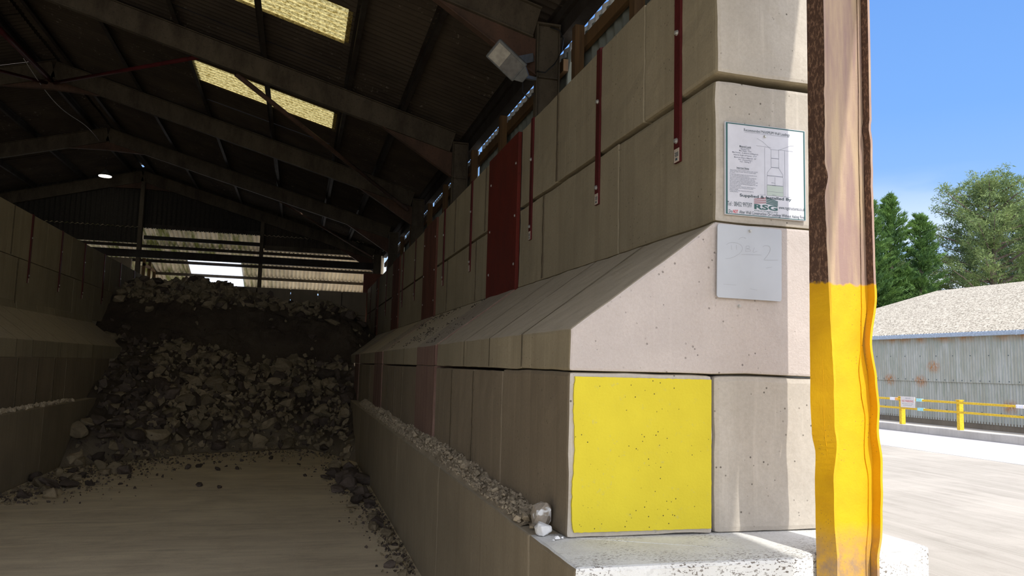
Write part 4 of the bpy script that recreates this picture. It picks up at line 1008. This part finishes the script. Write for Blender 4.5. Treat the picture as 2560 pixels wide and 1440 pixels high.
for i, (x, y, s) in enumerate(((-3.2, 12.1, .22), (-1.7, 14.2, .16), (-1.55, 14.4, .12), (-1.2, 14.0, .12), (-.9, 14.1, .1), (-1.3, 12.3, .12), (-1.0, 12.1, .1), (-.9, 15.2, .1), (-.4, 15.5, .12), (.1, 14.6, .1), (-2.4, 13.2, .12), (.2, 13.2, .08))):
    floor_rock(x, y, s, True, 'dark stone lying on the open floor in front of the heap', 'loose stones on the open floor')
items = []
for k in range(2600):
    m_ = rd.random()
    if m_ < .45: y = 7+7.5*rd.random(); x = 1.12-abs(rd.gauss(0, .10+.045*(y-7)*.7))
    elif m_ < .75: y = 11+4.5*rd.random(); x = -3.66+abs(rd.gauss(0, .5+.1*(y-11)))
    else: x = rd.uniform(-3.5, 1.0); y = toe(x)-.2-abs(rd.gauss(0, .9))
    items.append((rd.choice(CR), (x, y, .008), rd.choice((.015, .02, .03, .04, .055))*(1+.4*(y > 11)), re_(), int(rd.random() < .5)))
stuff('floor_crumbs', items, [M['rock'], M['rock_dk']], 'fine crumbs scattered over the floor by the walls and heap', 'crumbs')

# ------------------------------------------------------------------ outside: kerb, fence, shed, trees
tag(MB().box(20.2, 20.75, -10, 60, 0, .24).build('kerb', M['conc_out'], bevel=.02), 'long low concrete kerb under the yellow fence', 'kerb')
tag(MB().box(20.75, 24.4, -10, 60, 0, .02).build('verge_ground', M['yard']), kind='structure')
FPY = [27.6, 25.15, 22.7, 20.24, 17.78]
for i, y in enumerate(FPY):
    t = empty('fence_post', (20.35, y, .24), 'square yellow fence post on the kerb, %s' % ['hidden farthest', 'farthest behind the column', 'beside the no parking sign', 'middle of the open view', 'at the right picture edge'][i], 'fence post', 'yellow fence posts')
    MB().box(20.27, 20.43, y-.06, y+.06, .24, 1.16).build('post_shaft', M['fence'], t, bevel=.008); MB().box(20.25, 20.45, y-.075, y+.075, 1.16, 1.19).build('post_cap', M['fence'], t, bevel=.006)
for nm, z in (('top', 1.10), ('lower', .80)):
    tag(MB().box(20.21, 20.27, 15.5, 29, z-.035, z+.035).build('fence_rail', M['fence'], bevel=.008), '%s yellow rail of the fence on the kerb' % nm, 'fence rail')
def tape(y0, y1, z, m, lb): tag(MB().box(20.195, 20.285, y0, y1, z-.05, z+.05).build('tape_wrap', M[m], bevel=.008), lb, 'tape')
tape(22.86, 23.1, 1.10, 'tape_w', 'white tape wrapped on the top rail left of the sign'); 
tape(22.77, 22.86, 1.10, 'tape_o', 'orange tape wrapped on the rail by the fence post')
tape(21.65, 21.90, 1.105, 'tape_c', 'turquoise tape on the top rail right of the sign'); tape(21.60, 21.85, .80, 'tape_c', 'turquoise tape on the lower rail'); tape(17.85, 18.10, 1.10, 'tape_w', 'white tape on the top rail at the right picture edge')
t = empty('parking_sign', (20.18, 22.2, .84), 'cream no parking sign on the yellow fence', 'sign')
MB().box(20.165, 20.185, 21.92, 22.56, .83, 1.20).build('sign_board', M['cream'], t)
text_part('lettering', 'PRIVATE', -22.22, 1.125, .035, M['ink_soft'], t, 20.163, .22, plane='side')
text_part('lettering', 'NO PARKING', -22.24, 1.015, .075, M['red_ink'], t, 20.163, .52, plane='side')
text_part('lettering', 'KEEP CLEAR AT ALL TIMES', -22.24, .95, .025, M['ink_soft'], t, 20.163, .5, plane='side')
text_part('lettering', 'ACCESS REQUIRED', -22.24, .895, .022, M['ink_soft'], t, 20.163, .4, plane='side')
# shed
sh = empty('storage_shed', (24.5, 28, 0), 'low shed of weathered corrugated sheets behind the yellow fence', 'shed')
mb = MB().corr((24.5, 12, 1.72), (0, 1, 0), (0, 0, 1), 25, [0, 1.83], .127, .020, 8); mb.build('wall_sheets', M['shed_wall'], sh, smooth=True, fixn=False)
mb = MB().corr((24.54, 12, .22), (0, 1, 0), (0, 0, 1), 25, [0, 1.52], .127, .020, 8); mb.build('wall_sheets', M['shed_wall'], sh, smooth=True, fixn=False)
MB().box(24.55, 24.7, 12, 37, 0, .3).build('base_wall', M['conc_lo'], sh)
gut = MB().box(24.28, 24.46, 11.8, 37.2, 3.46, 3.62).build('gutter', M['gutter'], sh, bevel=.02)
gut['_o'] = (0., 0., 0.)
for k in range(14): MB().box(24.265, 24.475, 12.6+1.8*k, 12.66+1.8*k, 3.45, 3.63).build('gutter_joint', M['gutter'], gut)
sv_ = Vector((1, 0, .288)).normalized(); RL = 11.5*math.hypot(1, .288)
MB().corr((24.36, 11.8, 3.62), (0, 1, 0), sv_, 25.3, [0, 2.5, 5, 7.5, 10, RL], .146, .028, 8).build('roof_sheets', M['shed_roof'], sh, smooth=True, fixn=False)
MB().corr((47.36, 11.8, 3.62), (0, 1, 0), Vector((-1, 0, .288)), 25.3, [0, RL], .146, .028, 6).build('roof_sheets', M['shed_roof'], sh, smooth=True, fixn=False)
MB().prism([(24.6, 0), (47, 0), (47, 3.5), (35.86, 6.85), (24.6, 3.55)], 36.9, 37).build('gable_wall', M['shed_wall'], sh)
mb = MB()
for k in range(60): 
    y = 12.3+.41*k; mb.box(24.465, 24.48, y, y+.03, 1.78, 1.81); mb.box(24.50, 24.52, y, y+.03, .62, .65) if k % 2 else mb.box(24.465, 24.48, y, y+.03, 2.72, 2.75)
mb.build('fixings', M['ink'], sh)
tag(MB().box(23.6, 24.0, 18.3, 19.3, .02, .18).build('dark_box', M['lamp'], bevel=.02), 'low dark box on the ground at the foot of the shed', 'box')

def leafy(mb, c, r, n, rr, flat=.5, size=.22, bias=None):
    for _ in range(n):
        d = Vector((rr.gauss(0, 1), rr.gauss(0, 1), rr.gauss(0, 1)*flat)); d = d*(r*rr.random()**.5/max(d.length, .01)); p = c+d
        a = Vector((rr.gauss(0, .6), rr.gauss(0, .6), rr.gauss(0, .5)+.3))
        a = ((a+bias*1.3) if bias is not None else a).normalized(); b = a.cross(Vector((rr.gauss(0, 1), rr.gauss(0, 1), rr.gauss(0, 1)))).normalized()
        L = size*rr.uniform(.6, 1.5); w = L*.13
        mb.add([p-b*w, p+a*L, p+b*w, p-a*L*.3], [(0, 1, 2, 3)])
def conifer(base, H, R, tops, mat, label, seed, cat='tree'):
    rr = random.Random(seed); t = empty('conifer_tree', base, label, cat, 'trees behind the shed'); mb = MB(); tk = MB(); B = Vector(base)
    for dx, dy, h, rs in tops:
        tk.tube([B+Vector((dx*.5, dy*.5, 0)), B+Vector((dx, dy, H*h*.6)), B+Vector((dx, dy, H*h))], [.3, .18, .03], 8)
        nb = int(190*h)
        for k in range(nb):
            s = (k/nb)**.9; z = H*h*(.12+.88*s); L = R*rs*(1-s)**.8*rr.uniform(.65, 1.15)+.18; a = rr.uniform(0, 6.28); rise = .35+.45*s; nq = int(4+L*2.6)
            D = Vector((math.cos(a), math.sin(a), rise)).normalized()
            for q in range(nq):
                f = (q+.7)/nq; p = B+Vector((dx+math.cos(a)*L*f, dy+math.sin(a)*L*f, z+L*f*rise-.15*L*f*f))
                leafy(mb, p, .12+.30*(1-f), 17, rr, .45, .22, D)
    tk.build('trunk', M['bark'], t); mb.build('foliage', mat, t, fixn=False); return t
def pine(base, H, label, seed, mat, spread=1.0, low=.35):
    rr = random.Random(seed); t = empty('pine_tree', base, label, 'tree', 'trees behind the shed'); mb = MB(); tk = MB(); B = Vector(base)
    tr = [B+Vector((.25*math.sin(i*1.3), .2*math.cos(i), H*i/8)) for i in range(9)]; tk.tube(tr, [.42-.045*i for i in range(9)], 9)
    for k in range(64):
        s = low+(1-low)*(k+.5)/64; z = H*s*.96; a = k*2.4+rr.uniform(-.5, .5); prof = math.sin(min(1, max(.05, (1.08-s)/(1.08-low)))*1.75); L = spread*H*.30*prof*rr.uniform(.75, 1.2)+.5
        P = [B+Vector((math.cos(a)*L*f, math.sin(a)*L*f, z+L*(.10+.45*s)*f+.15*math.sin(f*5+k))) for f in (0, .25, .5, .75, 1)]
        tk.tube(P, [.10, .08, .06, .04, .02], 5)
        for q in range(int(7+L*3)):
            f = .25+.75*rr.random(); j = min(3, int(f*4)); p = P[j].lerp(P[j+1], f*4-j)+Vector((rr.gauss(0, .35), rr.gauss(0, .35), rr.gauss(.15, .22)))
            leafy(mb, p, .46, 46, rr, .6, .19)
    for _ in range(26): leafy(mb, B+Vector((rr.gauss(0, 1.0), rr.gauss(0, 1.0), H*(.93+.05*rr.random()))), .35, 16, rr, 1.6, .2)
    tk.build('trunk', M['bark'], t); mb.build('foliage', mat, t, fixn=False); return t
conifer((40.2, 46, 0), 15.0, 3.6, [(-1.3, 0, .95, .9), (.9, .6, 1.0, 1), (2.6, -.4, .90, .95), (-3.6, .4, .84, 1)], M['leaf'], 'dense bright green conifer with three tops, left behind the shed', 5)
pine((49.2, 45.5, 0), 16.6, 'tall olive green pine with open branches, right behind the shed', 11, M['leaf2'], 1.05, .42)
pine((57.5, 50, 0), 15.5, 'darker pine at the right picture edge behind the shed', 17, M['leaf3'], 1.0, .30)
pine((45.2, 50, 0), 10.6, 'small pine between the conifer and the tall pine', 23, M['leaf2'], .8, .35)
conifer((36.0, 52, 0), 11.0, 3.6, [(0, 0, 1.0, 1), (2.4, .5, .85, 1)], M['leaf3'], 'dark conifer partly hidden by the steel column', 29)
for o in list(bpy.data.objects):
    if '_o' in o: del o['_o']
